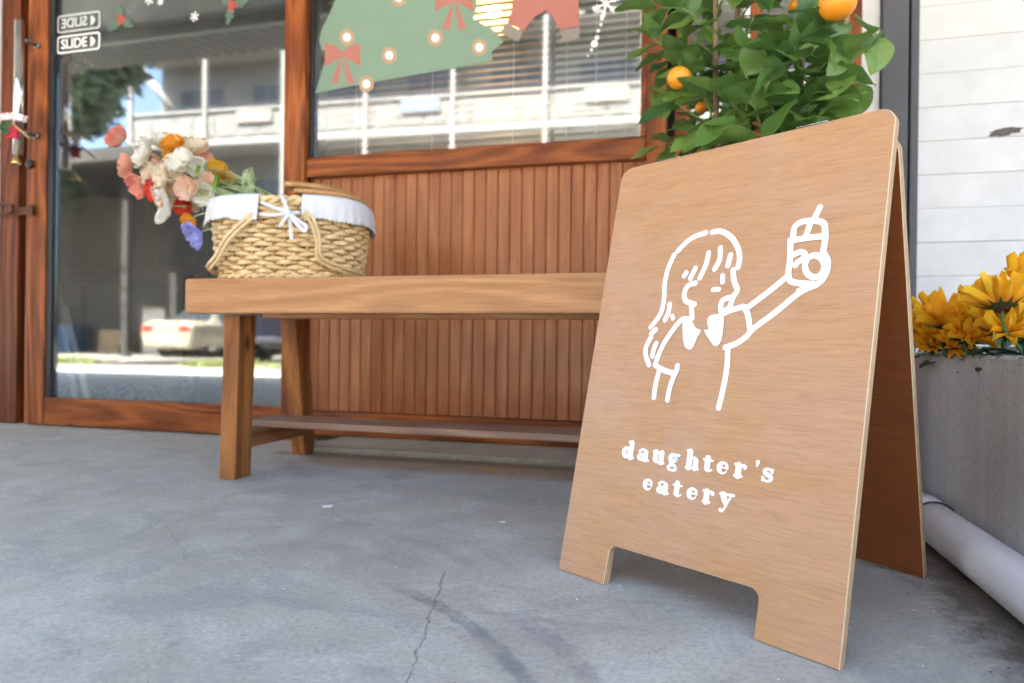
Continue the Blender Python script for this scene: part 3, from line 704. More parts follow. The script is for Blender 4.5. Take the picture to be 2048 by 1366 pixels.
# garage / shed left of it
G = thing('open_shed', 'dark open fronted shed with corrugated roof across the street', 'building', (-20.1, -13.0, -.17))
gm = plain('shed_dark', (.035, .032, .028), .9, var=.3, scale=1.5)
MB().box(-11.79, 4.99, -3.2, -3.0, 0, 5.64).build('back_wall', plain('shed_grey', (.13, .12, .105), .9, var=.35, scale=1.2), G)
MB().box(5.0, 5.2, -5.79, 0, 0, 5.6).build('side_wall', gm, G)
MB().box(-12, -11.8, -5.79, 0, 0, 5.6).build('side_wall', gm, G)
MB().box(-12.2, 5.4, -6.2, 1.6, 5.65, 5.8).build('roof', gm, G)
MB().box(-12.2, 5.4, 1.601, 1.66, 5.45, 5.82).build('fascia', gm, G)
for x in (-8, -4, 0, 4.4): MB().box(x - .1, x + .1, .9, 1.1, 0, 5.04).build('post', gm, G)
r_ = random.Random(31); clut = [plain('clutter_blue', (.08, .14, .26), .7), plain('clutter_cardboard', (.36, .27, .16), .8), plain('clutter_grey', (.25, .25, .24), .7), plain('clutter_white', (.55, .54, .5), .7)]
for i, (cx_, cy_, w_, h_, c_, nm, lab) in enumerate([(-21.6, -15.4, 1.1, .9, 0, 'storage_drum', 'blue storage bin inside the shed across the street'), (-23.3, -15.2, 1.3, 1.3, 1, 'carton_stack', 'tall stack of brown cartons inside the shed across the street'), (-19.3, -15.3, 1.0, .8, 1, 'carton_stack', 'low stack of brown cartons near the right side of the shed'), (-25.4, -15.2, 1.5, 1.7, 2, 'cabinet', 'grey cabinet at the left of the shed across the street'), (-17.4, -15.2, .9, 1.5, 3, 'cabinet', 'white cabinet beside the right wall of the shed')]):
    T_ = thing(nm, lab, nm.split('_')[0], (cx_, cy_, -.17)); n_ = 3 if 'cart' in nm else 1
    for k in range(n_): MB().box(-w_ / 2 + r_.uniform(0, .15), w_ / 2 - r_.uniform(0, .15), -.35, .35, h_ * k / n_ + .005, h_ * (k + 1) / n_, .02).build('carton' if n_ > 1 else 'body', clut[c_], T_)
    if n_ == 1: MB().box(-w_ / 2 - .03, w_ / 2 + .03, -.38, .38, h_ + .002, h_ + .06, .01).build('lid', clut[(c_ + 2) % 4], T_)
# big tree in front of the shed
def leafy_tree(name, label, loc, h, rad, n, seed, mat, bark, leaf=.16, cz=.62):
    r = random.Random(seed); T = thing(name, label, 'tree', loc)
    tm = MB(); tm.tube([(0, 0, 0), (.05, .02, h * .2), (-.03, .04, h * .42), (.05, -.02, h * .6)], [h * .020, h * .017, h * .014, h * .008], 10)
    for i in range(9):
        a = r.uniform(0, 2 * PI); z = h * r.uniform(.3, .6); e = Vector((math.cos(a) * rad * .7, math.sin(a) * rad * .7, z + h * .22))
        tm.tube([(0, .02, z), (e.x * .5, e.y * .5, z + h * .13), e], [h * .014, h * .009, h * .003], 7)
    tm.build('trunk', bark, T)
    cl = [(Vector((r.gauss(0, .5) * rad, r.gauss(0, .5) * rad, h * cz + r.gauss(0, .5) * h * .28)), r.uniform(.25, .5) * rad) for _ in range(34)]
    mb = MB()
    for i in range(n):
        c, cr = cl[i % len(cl)]; d = Vector((r.gauss(0, 1), r.gauss(0, 1), r.gauss(0, 1))).normalized(); p = c + d * cr * r.uniform(.5, 1)
        a = Vector((r.gauss(0, 1), r.gauss(0, 1), r.gauss(0, .6))).normalized() * leaf; b_ = a.cross(d).normalized() * leaf * .38
        mb.add([p - a, p + b_, p + a, p - b_], [(0, 1, 2, 3)])
    mb.build('crown', mat, T); return T
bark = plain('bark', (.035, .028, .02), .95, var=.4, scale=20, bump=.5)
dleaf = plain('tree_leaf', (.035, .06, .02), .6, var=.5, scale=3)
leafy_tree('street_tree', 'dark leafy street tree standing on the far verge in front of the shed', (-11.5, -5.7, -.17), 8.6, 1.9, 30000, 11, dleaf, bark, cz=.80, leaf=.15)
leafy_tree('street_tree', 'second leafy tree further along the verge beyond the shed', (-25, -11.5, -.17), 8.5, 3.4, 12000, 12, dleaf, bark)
ul = thing('power_lines', 'overhead power cables crossing in front of the far building', 'cable', (0, -8.5, 0))
for k_, z_ in enumerate((7.0, 7.35, 7.8, 8.3, 8.45)):
    MB().tube([(-40 + 80 * i / 24, 0, z_ + .5 * (abs((i % 12) - 6) / 6.0) ** 2) for i in range(25)], .018, 5).build('wire', M['black'], ul)
# vehicles
rubber = plain('tyre_rubber', (.02, .02, .02), .8); glassd = plain('dark_vehicle_glass', (.03, .035, .04), .08); alloy = plain('alloy', (.45, .45, .45), .3, .9)
def vehicle(name, label, cat, loc, heading, secs, paint, wheels, wr, lights, plate, win_z, group='vehicles parked across the street', bed=None):
    V = thing(name, label, cat, loc, group, rot=(0, 0, heading))
    mb = MB(); n = 14
    def ring(s):                      # s = y, half width low, z low, half width belt, z belt, half width top, z top
        y, wl, zl, wb, zb, wt, zt = s
        P = [(-wl * .9, zl), (-wl, zl + .12), (-wb, (zl + zb) * .5), (-wb, zb - .04), (-wb * .97, zb), (-wt, zt - .06), (-wt * .82, zt)]
        P += [(-x, z) for x, z in reversed(P)]
        return [(x, y, z) for x, z in P]
    vs = []; [vs.extend(ring(s)) for s in secs]
    fs = [(i * n + k, i * n + (k + 1) % n, (i + 1) * n + (k + 1) % n, (i + 1) * n + k) for i in range(len(secs) - 1) for k in range(n)]
    fs += [tuple(reversed(range(n))), tuple((len(secs) - 1) * n + k for k in range(n))]
    mb.add(vs, fs, 0, False); mb.mi = [0] * len(mb.f)
    for i in range(len(secs) - 1):
        for k in (4, 8):
            a, b_ = secs[i], secs[i + 1]
            if min(a[6] - a[4], b_[6] - b_[4]) > .3: mb.mi[i * n + k] = 1
    for i, (y0, y1) in enumerate(win_z):
        for q in range(len(secs) - 1):
            if abs(secs[q][0] - y0) < .01: 
                for k in (5, 6, 7): mb.mi[q * n + k] = 1
    mb.build('body', [paint, glassd], V, fix=True)
    for sx in (-1, 1):
        for wy in wheels:
            o = MB().lathe([(.001, -.1), (wr * .62, -.1), (wr, -.085), (wr, .085), (wr * .62, .1), (.001, .1)], seg=22, M=Matrix.Translation((sx * (secs[2][1] - .11), wy, wr)) @ Matrix.Rotation(PI / 2, 4, 'Y')).build('wheel', rubber, V)
            MB().lathe([(.001, -.104), (wr * .6, -.104), (wr * .6, .104), (.001, .104)], seg=16, M=Matrix.Translation((sx * (secs[2][1] - .11), wy, wr)) @ Matrix.Rotation(PI / 2, 4, 'Y')).build('rim', alloy, o)
    for (x0, x1, y, z0, z1) in lights:
        for sx in (-1, 1): MB().box(sx * x0, sx * x1, y - .03, y, z0, z1, .01).build('tail_light', bpy.data.materials['tail_red'], V)
    x, y, z0, z1 = plate; MB().box(-x, x, y - .035, y - .005, z0, z1, .004).build('number_plate', M['white_wall'], V)
    return V
plain('tail_red', (.45, .02, .02), .3)
champ = plain('champagne_paint', (.38, .34, .26), .25, .35, .03); navy = plain('dark_blue_paint', (.05, .05, .08), .3, .3, .05)
# rear is at local y = 0, the nose at +y; the vehicles face away from the shop
sedan = [(0, .74, .32, .80, .86, .70, .98), (.08, .80, .24, .85, .92, .72, 1.02), (.75, .84, .22, .86, .94, .74, 1.04), (1.25, .84, .22, .86, .94, .58, 1.36), (2.4, .84, .22, .86, .94, .60, 1.40), (3.05, .84, .22, .86, .93, .74, .99), (4.1, .82, .22, .83, .80, .70, .86), (4.4, .7, .32, .72, .62, .6, .68)]
vehicle('parked_sedan', 'champagne coloured sedan parked across the street, mirrored in the door glass', 'car', (-13.9, -11.5, -.17), PI, sedan, champ, (.85, 3.55), .31, [(.44, .76, -.0, .74, .86)], (.22, 0, .42, .54), [(.75, 0), (2.4, 0)])
truck = [(0, .82, .42, .86, 1.0, .84, 1.06), (.05, .84, .38, .88, 1.02, .86, 1.08), (1.4, .86, .38, .88, 1.02, .86, 1.08), (1.9, .86, .38, .88, 1.04, .86, 1.10), (1.95, .86, .38, .88, 1.08, .62, 1.72), (3.1, .86, .38, .88, 1.08, .64, 1.74), (3.7, .86, .38, .88, 1.08, .78, 1.16), (4.9, .82, .38, .85, .98, .78, 1.05), (5.0, .75, .42, .8, .85, .7, .9)]
V2 = vehicle('parked_pickup', 'dark pickup truck parked beside the sedan, mirrored in the door glass behind the bench leg', 'pickup', (-9.3, -9.4, -.17), PI, truck, navy, (.95, 4.0), .37, [(.70, .85, -.0, .66, .98)], (.24, 0, .46, .58), [(1.9, 0), (3.1, 0)])
MB().box(-.85, .85, -.14, -.01, .42, .56, .02).build('bumper', M['steel_dark'], V2)
# verge grass
gmesh = MB(); r_ = random.Random(8)
for i in range(2200):
    x = r_.choice((-8.6, -6.6, -12.4)) + r_.gauss(0, .35); y = -6.6 - abs(r_.gauss(0, .5)); p = Vector((x, y, -.173)); a = r_.uniform(0, 2 * PI)
    gmesh.add([p + Vector((math.cos(a) * .02, math.sin(a) * .02, 0)), p - Vector((math.cos(a) * .02, math.sin(a) * .02, 0)), p + Vector((r_.gauss(0, .04), r_.gauss(0, .04), r_.uniform(.06, .16)))], [(0, 1, 2)])
gmesh_o = props(gmesh.build('verge_grass', plain('dry_grass', (.17, .20, .05), .8, var=.4, scale=3)), 'tufts of dry yellow-green grass on the far verge', 'grass', kind='stuff')

# ------------------------------------------------------------------ bench
bench = thing('wooden_bench', 'long brown timber bench with a thick seat board against the shop front', 'bench', (-.5, 1.55, 0)); bn = Matrix.Translation((.5, -1.55, 0))
def bpart(mb, n, m, l=None):
    o = mb.build(n, m, bench, bn)
    if l: o['label'] = l
    return o
bpart(MB().box(-1.160, .19, 1.36, 1.395, .392, .474, .006), 'front_apron', M['bench_x'], 'thick pale front board with flowing grain')
for i in range(3):
    y0 = 1.396 + i * .118; bpart(MB().box(-1.160, .19, y0, y0 + .115, .436, .4735, .004), 'seat_board', M['bench_x'])
for x in (-.62, -.35, -.06): bpart(MB().box(x - .03, x + .03, 1.397, 1.74, .402, .4355, .003), 'batten', M['bench_y'])
bpart(MB().box(-1.158, .188, 1.66, 1.70, .392, .435, .003), 'rear_rail', M['bench_x'])
def leg(xl, base, top, mirror=False):
    mb = MB(); (x0, x1, y0, y1), (X0, X1, Y0_, Y1) = base, top
    vs = [(x0, y0, 0), (x1, y0, 0), (x1, y1, 0), (x0, y1, 0), (X0, Y0_, .391), (X1, Y0_, .391), (X1, Y1, .391), (X0, Y1, .391)]
    mb.add(vs, [(3, 2, 1, 0), (4, 5, 6, 7), (0, 1, 5, 4), (1, 2, 6, 5), (2, 3, 7, 6), (3, 0, 4, 7)])
    me = mb; bm = bmesh.new(); tmp = bpy.data.meshes.new('t'); tmp.from_pydata(mb.v, [], mb.f); bm.from_mesh(tmp); bpy.data.meshes.remove(tmp)
    bmesh.ops.bevel(bm, geom=bm.edges[:], offset=.003, segments=2, profile=.6, affect='EDGES')
    bm.verts.index_update(); out = MB().add([v.co.copy() for v in bm.verts], [[v.index for v in f.verts] for f in bm.faces]); bm.free(); return out
for dx in (0, 1.13):
    bpart(leg(0, (-1.081 + dx, -1.040 + dx, 1.388, 1.452), (-1.081 + dx, -1.037 + dx, 1.398, 1.462)), 'leg', M['bench_z'])
    bpart(leg(0, (-1.121 + dx, -1.078 + dx, 1.755, 1.815), (-1.124 + dx, -1.074 + dx, 1.69, 1.75)), 'leg', M['bench_z'])
    bpart(MB().box(-1.092 + dx, -1.056 + dx, 1.4535, 1.752, .064, .108, .003), 'cross_rail', M['bench_y'])
sh_ = MB().box(-1.105, .10, 1.522, 1.655, .1085, .126, .004)
bpart(sh_, 'foot_shelf', M['bench_top'], 'weathered grey footboard near the ground')

# ------------------------------------------------------------------ wicker basket
def wicker(name, a, b, rough=.45):
    t = NT(name); v = t.coord(); f = t.noise(v, 26, 4, .6); g = t.noise(t.coord('Object', (1, 1, 1)), 160, 3, .6)
    c = t.mix(t.ramp(f, [(.3, 0), (.7, 1)]), a, b); c = t.mix(t.math('MULTIPLY', t.ramp(g, [(.4, 1), (.55, 0)]), .3), c, tuple(q * .6 for q in a))
    t.base(c); t.rough(rough); t.bump(g, .2, .0006); return t.m
M['wick'] = wicker('pale_willow', (.60, .40, .17), (.86, .66, .36)); M['wick_d'] = wicker('honey_willow', (.40, .19, .06), (.60, .34, .13), .4)
M['cloth'] = plain('white_cotton', (.64, .63, .62), .9, var=.05, scale=300, bump=.2)
BC = Vector((-.985, 1.535, .4745)); BROT = math.radians(13)
bk = thing('wicker_basket', 'wicker picnic basket with a white cloth lining standing at the left end of the bench', 'basket', BC, rot=(0, 0, BROT))
def sup(th, a, b, n=2.7):
    c, s = math.cos(th), math.sin(th)
    return a * math.copysign(abs(c) ** (2 / n), c), b * math.copysign(abs(s) ** (2 / n), s)
BH = .188
def bprof(z):
    f = z / BH; return .160 + .022 * math.sin(PI * .5 * min(1, f * 1.1)) , .116 + .022 * math.sin(PI * .5 * min(1, f * 1.1))
NS = 38
# arc length table so that stakes are evenly spread
def ringpts(z, n, off=0.0):
    a, b = bprof(z); a += off; b += off
    raw = [Vector((*sup(2 * PI * i / 720, a, b), z)) for i in range(720)]
    L = [0]
    for i in range(720): L.append(L[-1] + (raw[(i + 1) % 720] - raw[i]).length)
    out = []; k = 0
    for j in range(n):
        s = L[-1] * j / n
        while L[k + 1] < s: k += 1
        t = (s - L[k]) / (L[k + 1] - L[k]); p = raw[k].lerp(raw[(k + 1) % 720], t)
        q = raw[(k + 1) % 720] - raw[k]; nrm = Vector((q.y, -q.x, 0)).normalized(); out.append((p, nrm))
    return out
rb = random.Random(4); rows = 17
for r in range(rows):
    z = .008 + r * (BH - .02) / (rows - 1); n = NS * 6; P = []; R = []
    amp = .0048 if r > 1 else .0035
    for i, (p, nn) in enumerate(ringpts(z, n)):
        ph = PI * i / 6 + PI * (r % 2)
        P.append(p + nn * amp * math.sin(ph) + Vector((0, 0, .0016 * math.sin(ph * .5 + r) + rb.uniform(-.0006, .0006)))); R.append(.0049 + .0008 * math.sin(ph) + rb.uniform(-.0004, .0004))
    MB().tube(P, R, 7, True, flat=1.1, up=(0, 0, 1)).build('weaver', M['wick'], bk)
for i in range(NS):
    pts = []
    for k in range(8):
        z = .0 + BH * k / 7; rp_ = ringpts(z, NS * 2)[(i * 2 + 1) % (NS * 2)]; pts.append(rp_[0])
    MB().tube(pts, .0036, 6).build('stake', M['wick_d'], bk)
# twisted base and rim
for zz, rr, nm in ((.006, .006, 'base_braid'), (BH - .003, .0075, 'rim')):
    mb = MB()
    for s_ in (0, PI):
        P = []
        for i, (p, nn) in enumerate(ringpts(max(zz, .001), NS * 8, .003)):
            a = PI * i / 8 + s_; P.append(p + nn * .0055 * math.cos(a) + Vector((0, 0, .0055 * math.sin(a))))
        mb.tube(P, rr * .85, 7, True)
    mb.build(nm, M['wick'], bk)
MB().grid(lambda u, v: tuple(ringpts(.002 + BH * .95 * v, 96, -.011)[int(u * 96) % 96][0]), 96, 4, wrap=True).build('inner_lining', plain('shaded_tan_lining', (.30, .19, .09), .9), bk)  # white lining coloured tan to paint its shade behind the weave
flo = MB(); ps = [p for p, _ in ringpts(.004, 60, -.004)]; flo.add([tuple(p) for p in ps], [tuple(range(60))]); flo.add([(p.x, p.y, p.z + .006) for p in ps], [tuple(range(60))]); flo.build('basket_floor', M['wick_d'], bk)
# cloth flaps over the rim; gap in the middle of the front and the back
def flap(t0, t1, seed, name='cloth_flap', depth=.052):
    N = 360; base = ringpts(BH, N)
    def f(u, v):
        i = t0 + (t1 - t0) * u; k = int(math.floor(i)); fr = i - k
        p = base[k % N][0].lerp(base[(k + 1) % N][0], fr); nn = base[k % N][1].lerp(base[(k + 1) % N][1], fr).normalized()
        w = mnoise.noise(Vector((p.x * 22 + seed, p.y * 22, v * 1.4))) ; w2 = mnoise.noise(Vector((p.x * 60 + seed, p.y * 60, v * 2)))
        edge = min(u, 1 - u) * 14
        if v < .22:                      # over the rim
            q = v / .22; a = PI * .5 * (1 + (1 - q)); a = PI * (1 - q)
            o = .0115 * math.cos(a) + .002; z = BH + .0105 * math.sin(a) + .001 * w2
            if q < .02: o -= .002
            return p + nn * (o + .0012 * w) + Vector((0, 0, z - BH))
        q = (v - .22) / .78; sc_ = .0025 * math.sin(i * 1.9) * q
        dd = depth * (.88 + .25 * w + .1 * min(1, edge))
        o = .0145 + .005 * q + (.0075 * w + .0045 * w2) * (q ** .7) + .0012 * math.sin(i * .9)* q
        return p + nn * o + Vector((0, 0, -dd * q + sc_))
    mb = MB().grid(f, 150, 16)
    o = mb.build(name, M['cloth'], bk); md = o.modifiers.new('s', 'SOLIDIFY'); md.thickness = .0012; return o
# ring index 0 = +x end, 90 = back, 180 = -x end, 270 = front (N = 360, roughly)
flap(98, 261, 1.0); flap(294, 442, 5.0)
inn = MB().grid(lambda u, v: tuple(ringpts(BH + .002 - .04 * v, 96, -.010 - .012 * v)[int(u * 96) % 96][0]), 96, 4, wrap=True); inn.build('inner_cloth', M['cloth'], bk)
# handles folded down to each side
def loc(px, py, y): return Matrix.Rotation(-BROT, 3, 'Z') @ (at(px, py, y) - BC)
FY = -.152
def handle(sd, lab):
    piv = (-.031 if sd < 0 else .078); end = (-.165 if sd < 0 else .150); zE = .062
    mb = MB()
    for off in (-.0046, .0046):
        P = [(piv, FY, BH - .035), (piv + sd * .022, FY - .006, BH - .055), (piv + (end - piv) * .5, FY - .004, .090), (end + (-sd) * .035, FY + .012, .048), (end + sd * .006, FY + .06, .028), (end + sd * .022, 0, .024), (end + sd * .006, -FY - .06, .028), (end + (-sd) * .035, -FY - .012, .048), (piv + (end - piv) * .5, -FY + .004, .090), (piv, -FY, BH - .035)]
        P = [Vector(p) + Vector((sd * off * .8, 0, off * .8)) for p in P]
        mb.tube(spline(P, 8), .0042, 8)
    for s in (-1, 1):
        for q in (0.12, .2, .28):
            c = Vector((piv, s * -FY, BH - .035)).lerp(Vector((piv + (end - piv) * .5, s * (-FY + .004), .090)), q); d = Vector((end - piv, 0, -.12)).normalized()
            mb.tube([c - d * .003, c + d * .003], .0095, 10)
    o = mb.build('carry_handle', M['wick'], bk); o['label'] = lab
    w_ = MB()
    for s in (1,):
        w_.tube(spline([(piv - .004, s * -FY, BH - .03), (piv + sd * -.006, s * (-FY + .006), BH - .012), (piv - sd * .002, s * (-FY), BH - .001), (piv + sd * .008, s * (-FY + .006), BH - .016), (piv + .004, s * (-FY), BH - .03)], 5), .0012, 6)
    w_.build('wire_loop', M['steel_dark'], o)
handle(-1, 'double rod handle folded down to the left'); handle(1, 'double rod handle folded down to the right')
# lids: both folded onto the right half
def lid(name, M_, lab):
    mb = MB(); a, b = .128, .130; N = 90
    def out(i):
        th = -PI / 2 + PI * i / N; x, y = sup(th, a, b, 2.6); return Vector((x, y, 0))
    edge = [out(i) for i in range(N + 1)]
    loop = edge + [edge[-1].lerp(edge[0], k / 30) for k in range(1, 30)]
    n2 = 5; P = []; 
    dens = []
    for i in range(len(loop)):
        for k in range(4): dens.append(loop[i].lerp(loop[(i + 1) % len(loop)], k / 4))
    R = [.0068 + .0011 * math.sin(i * 2.1) for i in range(len(dens))]
    mb.tube(dens, R, 8, True)
    o = mb.build(name, M['wick_d'], bk, M_); o['label'] = lab
    w = MB()
    for k in range(16):
        y = -b + .012 + k * (2 * b - .024) / 15; xm = a * max(0, 1 - abs(y / b) ** 2.6) ** (1 / 2.6)
        P = [Vector((xm * i / 24, y, .003 * math.sin(i * PI / 2 + PI * (k % 2)))) for i in range(25)]
        w.tube(P, .0068, 6)
    w.build('lid_weave', M['wick_d'], o)
lid('lid', Matrix.Translation((.052, 0, BH + .020)) @ Matrix.Rotation(math.radians(1.5), 4, 'Y'), 'woven lid closed on the right half')
lid('lid', Matrix.Translation((.028, .006, BH + .038)) @ Matrix.Rotation(math.radians(3.5), 4, 'Y'), 'second woven lid folded over on top of the other')
# ribbon bow at the front
def ribbon(P, w=.0055, n=8): return MB().tube(spline(P, n), w, 8, flat=.35, up=(0, -1, 0))
c0 = loc(577, 424, 1.372)
def L_(px, py, y=1.368): return loc(px, py, y)
mbx = MB()
for P in ([L_(518, 402, 1.39), L_(545, 414), L_(577, 424, 1.362)], [L_(577, 424, 1.362), L_(566, 398, 1.372), L_(560, 388, 1.40)],
          [L_(520, 428, 1.376), L_(548, 430), L_(577, 426, 1.362), L_(600, 425, 1.378)], [L_(577, 426, 1.360), L_(581, 452, 1.362), L_(583, 480, 1.364)],
          [L_(577, 426, 1.358), L_(592, 446, 1.35), L_(608, 462, 1.35), L_(612, 452, 1.352), L_(600, 444, 1.354), L_(580, 428, 1.358)],
          [L_(577, 426, 1.358), L_(568, 440, 1.35), L_(560, 452, 1.352)]):
    r = ribbon(P, .0045); mbx.add(r.v, r.f, 0, True)
mbx.ball(L_(577, 425, 1.358), .0075, 10, 7)
o = mbx.build('ribbon_bow', M['cloth'], bk); o['label'] = 'white cord tied in a bow at the middle of the front'

# ------------------------------------------------------------------ artificial flowers in the basket
def petal_mesh(name, L, W, cup, ruffle, mat, seed, tipw=.9, nu=12, nv=9, curl=0.0):
    rr = random.Random(seed); ph = rr.uniform(0, 9)
    def f(u, v):
        x = (u - .5) * 2; w = W * (math.sin(PI * min(1, (v * .93 + .04)) ** tipw) ** .62)
        z = cup * L * (v ** 1.7) * (1 - .0 * v) + .22 * L * x * x * (v ** .5) * (1 if cup > 0 else .4) + ruffle * L * math.sin(x * 7 + ph) * v * v + ruffle * L * .6 * math.sin(x * 13 + ph * 2) * v ** 3 - curl * L * v ** 4 + ruffle * .32 * L * math.sin(x * 24 + ph) * v * v
        y = L * v * (1 - .06 * x * x * v + ruffle * .8 * math.sin(x * 9 + ph) * v)
        return (x * w, y, z)
    mb = MB().grid(f, nu, nv); me_o = mb.build(name, mat); me = me_o.data; bpy.data.objects.remove(me_o); return me
def petal_mat(name, a, b, trans=.35, radial=True, L=1.0):
    """colour runs from the base of the petal (a) to its tip (b)"""
    t = NT(name); tc = t.n('ShaderNodeTexCoord'); sx = t.n('ShaderNodeSeparateXYZ'); t.l(tc.outputs['Object'], sx.inputs[0])
    f = t.noise(t.coord('Object', (90, 8, 8)), 1.5, 4); oi = t.n('ShaderNodeObjectInfo')
    g = t.math('ADD', t.math('MULTIPLY', sx.outputs[1], 1.0 / L), t.math('MULTIPLY', t.math('SUBTRACT', f, .5), .5))
    c = t.mix(t.ramp(g, [(.05, 0), (.6, 1)]), a, b)
    c = t.mix(t.math('MULTIPLY', f, .22), c, tuple(q * .72 for q in b))
    c = t.mix(t.math('MULTIPLY', oi.outputs['Random'], .4), c, a)
    t.base(c); t.rough(.75)
    tl = t.n('ShaderNodeBsdfTranslucent'); t.l(c, tl.inputs[0]); mx = t.n('ShaderNodeMixShader'); mx.inputs[0].default_value = trans
    t.l(t.b.outputs[0], mx.inputs[1]); t.l(tl.outputs[0], mx.inputs[2]); t.l(mx.outputs[0], t.out.inputs[0])
    t.bump(f, .2, .001); return t.m
PL = .04
PM = {'coral': petal_mat('coral_petal', (.84, .58, .44), (.82, .24, .17), L=PL), 'salmon': petal_mat('salmon_petal', (.84, .50, .34), (.84, .42, .30), L=PL), 'cream': petal_mat('cream_petal', (.85, .62, .34), (.86, .78, .62), L=PL),
      'white': petal_mat('ivory_petal', (.80, .74, .52), (.86, .83, .75), L=PL), 'orange': petal_mat('orange_petal', (.80, .50, .05), (.84, .33, .02), L=PL), 'yellow': petal_mat('golden_petal', (.70, .22, .02), (.82, .46, .03), L=PL),
      'red': petal_mat('red_petal', (.55, .08, .03), (.74, .05, .02), L=PL), 'peach': petal_mat('peach_petal', (.86, .55, .34), (.86, .60, .46), L=PL), 'blue': petal_mat('lavender_petal', (.50, .50, .78), (.36, .38, .76), L=PL)}
PMesh = {}
for k, m_ in PM.items():
    PMesh[k] = [petal_mesh('petal', PL, .030, .24, .085, m_, 10 + i) for i in range(3)]
stem_m = plain('pale_green_stem', (.34, .42, .18), .6, var=.2); bud_m = plain('green_bud', (.20, .34, .06), .6)
eye_m = plain('flower_eye', (.35, .34, .10), .8, var=.5, scale=300); eye_d = plain('dark_flower_eye', (.06, .05, .10), .8)
fl = [  # px, py, depth y, radius, colour, direction, openness(elevation deg), label
 (244, 282, 1.50, .036, 'coral', (-.8, -.3, .55), 38, 'coral pink poppy highest at the left tip of the bouquet'),
 (266, 333, 1.47, .036, 'salmon', (-.85, -.5, .1), 40, 'salmon poppy just below the topmost coral one'),
 (288, 366, 1.46, .036, 'coral', (-.5, -.7, -.4), 45, 'coral poppy hanging at the left edge below the salmon one'),
 (300, 312, 1.45, .042, 'white', (-.55, -.75, .3), 30, 'ivory poppy with fluted petals left of the orange and white one'),
 (330, 296, 1.50, .036, 'white', (.0, -.4, .9), 55, 'ivory poppy opening upward at the top of the bouquet'),
 (350, 300, 1.46, .034, 'orange', (.1, -.7, .6), 50, 'orange poppy at the top middle of the bouquet'),
 (385, 304, 1.50, .040, 'cream', (.35, -.5, .75), 30, 'cream poppy at the top right of the bouquet'),
 (404, 326, 1.53, .030, 'salmon', (.5, -.5, .2), 40, 'small salmon poppy at the right behind the cream one'),
 (360, 345, 1.44, .042, 'cream', (-.2, -.9, .25), 28, 'cream poppy in the centre of the bouquet'),
 (336, 355, 1.42, .036, 'cream', (-.5, -.8, -.1), 40, 'cream poppy left of centre, half closed'),
 (400, 345, 1.45, .034, 'white', (.3, -.85, .35), 45, 'ivory poppy right of centre with upright petals'),
 (380, 378, 1.41, .034, 'peach', (.1, -.95, -.15), 45, 'large peach-cream poppy in the lower middle'),
 (432, 350, 1.50, .032, 'yellow', (.5, -.6, .6), 45, 'golden poppy at the right side of the bouquet'),
 (452, 362, 1.51, .026, 'yellow', (.7, -.6, .1), 50, 'smaller golden poppy at the far right of the bouquet'),
 (418, 370, 1.45, .030, 'peach', (.3, -.85, .1), 55, 'small peach poppy beside the golden ones'),
 (316, 378, 1.44, .030, 'red', (-.4, -.8, -.3), 45, 'red poppy low on the left behind the ivory one'),
 (342, 412, 1.40, .044, 'white', (-.65, -.7, -.15), 25, 'large ivory poppy lowest at the left of the bouquet'),
 (372, 412, 1.43, .028, 'red', (.2, -.9, -.4), 50, 'red poppy between the ivory one and the basket'),
 (384, 436, 1.40, .023, 'orange', (-.1, -.7, -.7), 60, 'small orange poppy hanging low beside the basket'),
 (402, 464, 1.36, .034, 'blue', (-.4, -.7, -.55), 35, 'lavender blue flower hanging lowest under the bouquet'),
 (352, 318, 1.49, .030, 'yellow', (-.1, -.9, .3), 35, 'golden poppy behind the ivory ones near the top'),
 (362, 392, 1.45, .036, 'cream', (-.3, -.85, -.2), 35, 'cream poppy between the peach one and the lowest ivory one'),
 (310, 350, 1.45, .034, 'cream', (-.6, -.75, .0), 32, 'cream poppy among the salmon and coral ones at the left'),
 (372, 330, 1.42, .034, 'white', (.0, -.9, .4), 38, 'ivory poppy just right of the bouquet centre, facing the street'),
 (330, 392, 1.42, .030, 'peach', (-.5, -.8, -.2), 40, 'peach poppy above the large ivory one at the lower left'),
 (408, 388, 1.43, .034, 'white', (.35, -.85, -.1), 40, 'ivory poppy right beside the large peach one'),
 (322, 335, 1.48, .034, 'peach', (-.5, -.8, .1), 38, 'peach poppy behind the ivory ones at the left'),
 (345, 372, 1.47, .030, 'orange', (-.1, -.9, .0), 45, 'orange poppy peeping out between cream ones in the middle'),
 (395, 400, 1.47, .030, 'cream', (.1, -.8, -.4), 40, 'cream poppy tucked against the edge of the basket'),
]
rf = random.Random(21)
root = BC + Vector((-.015, -.02, BH - .005))
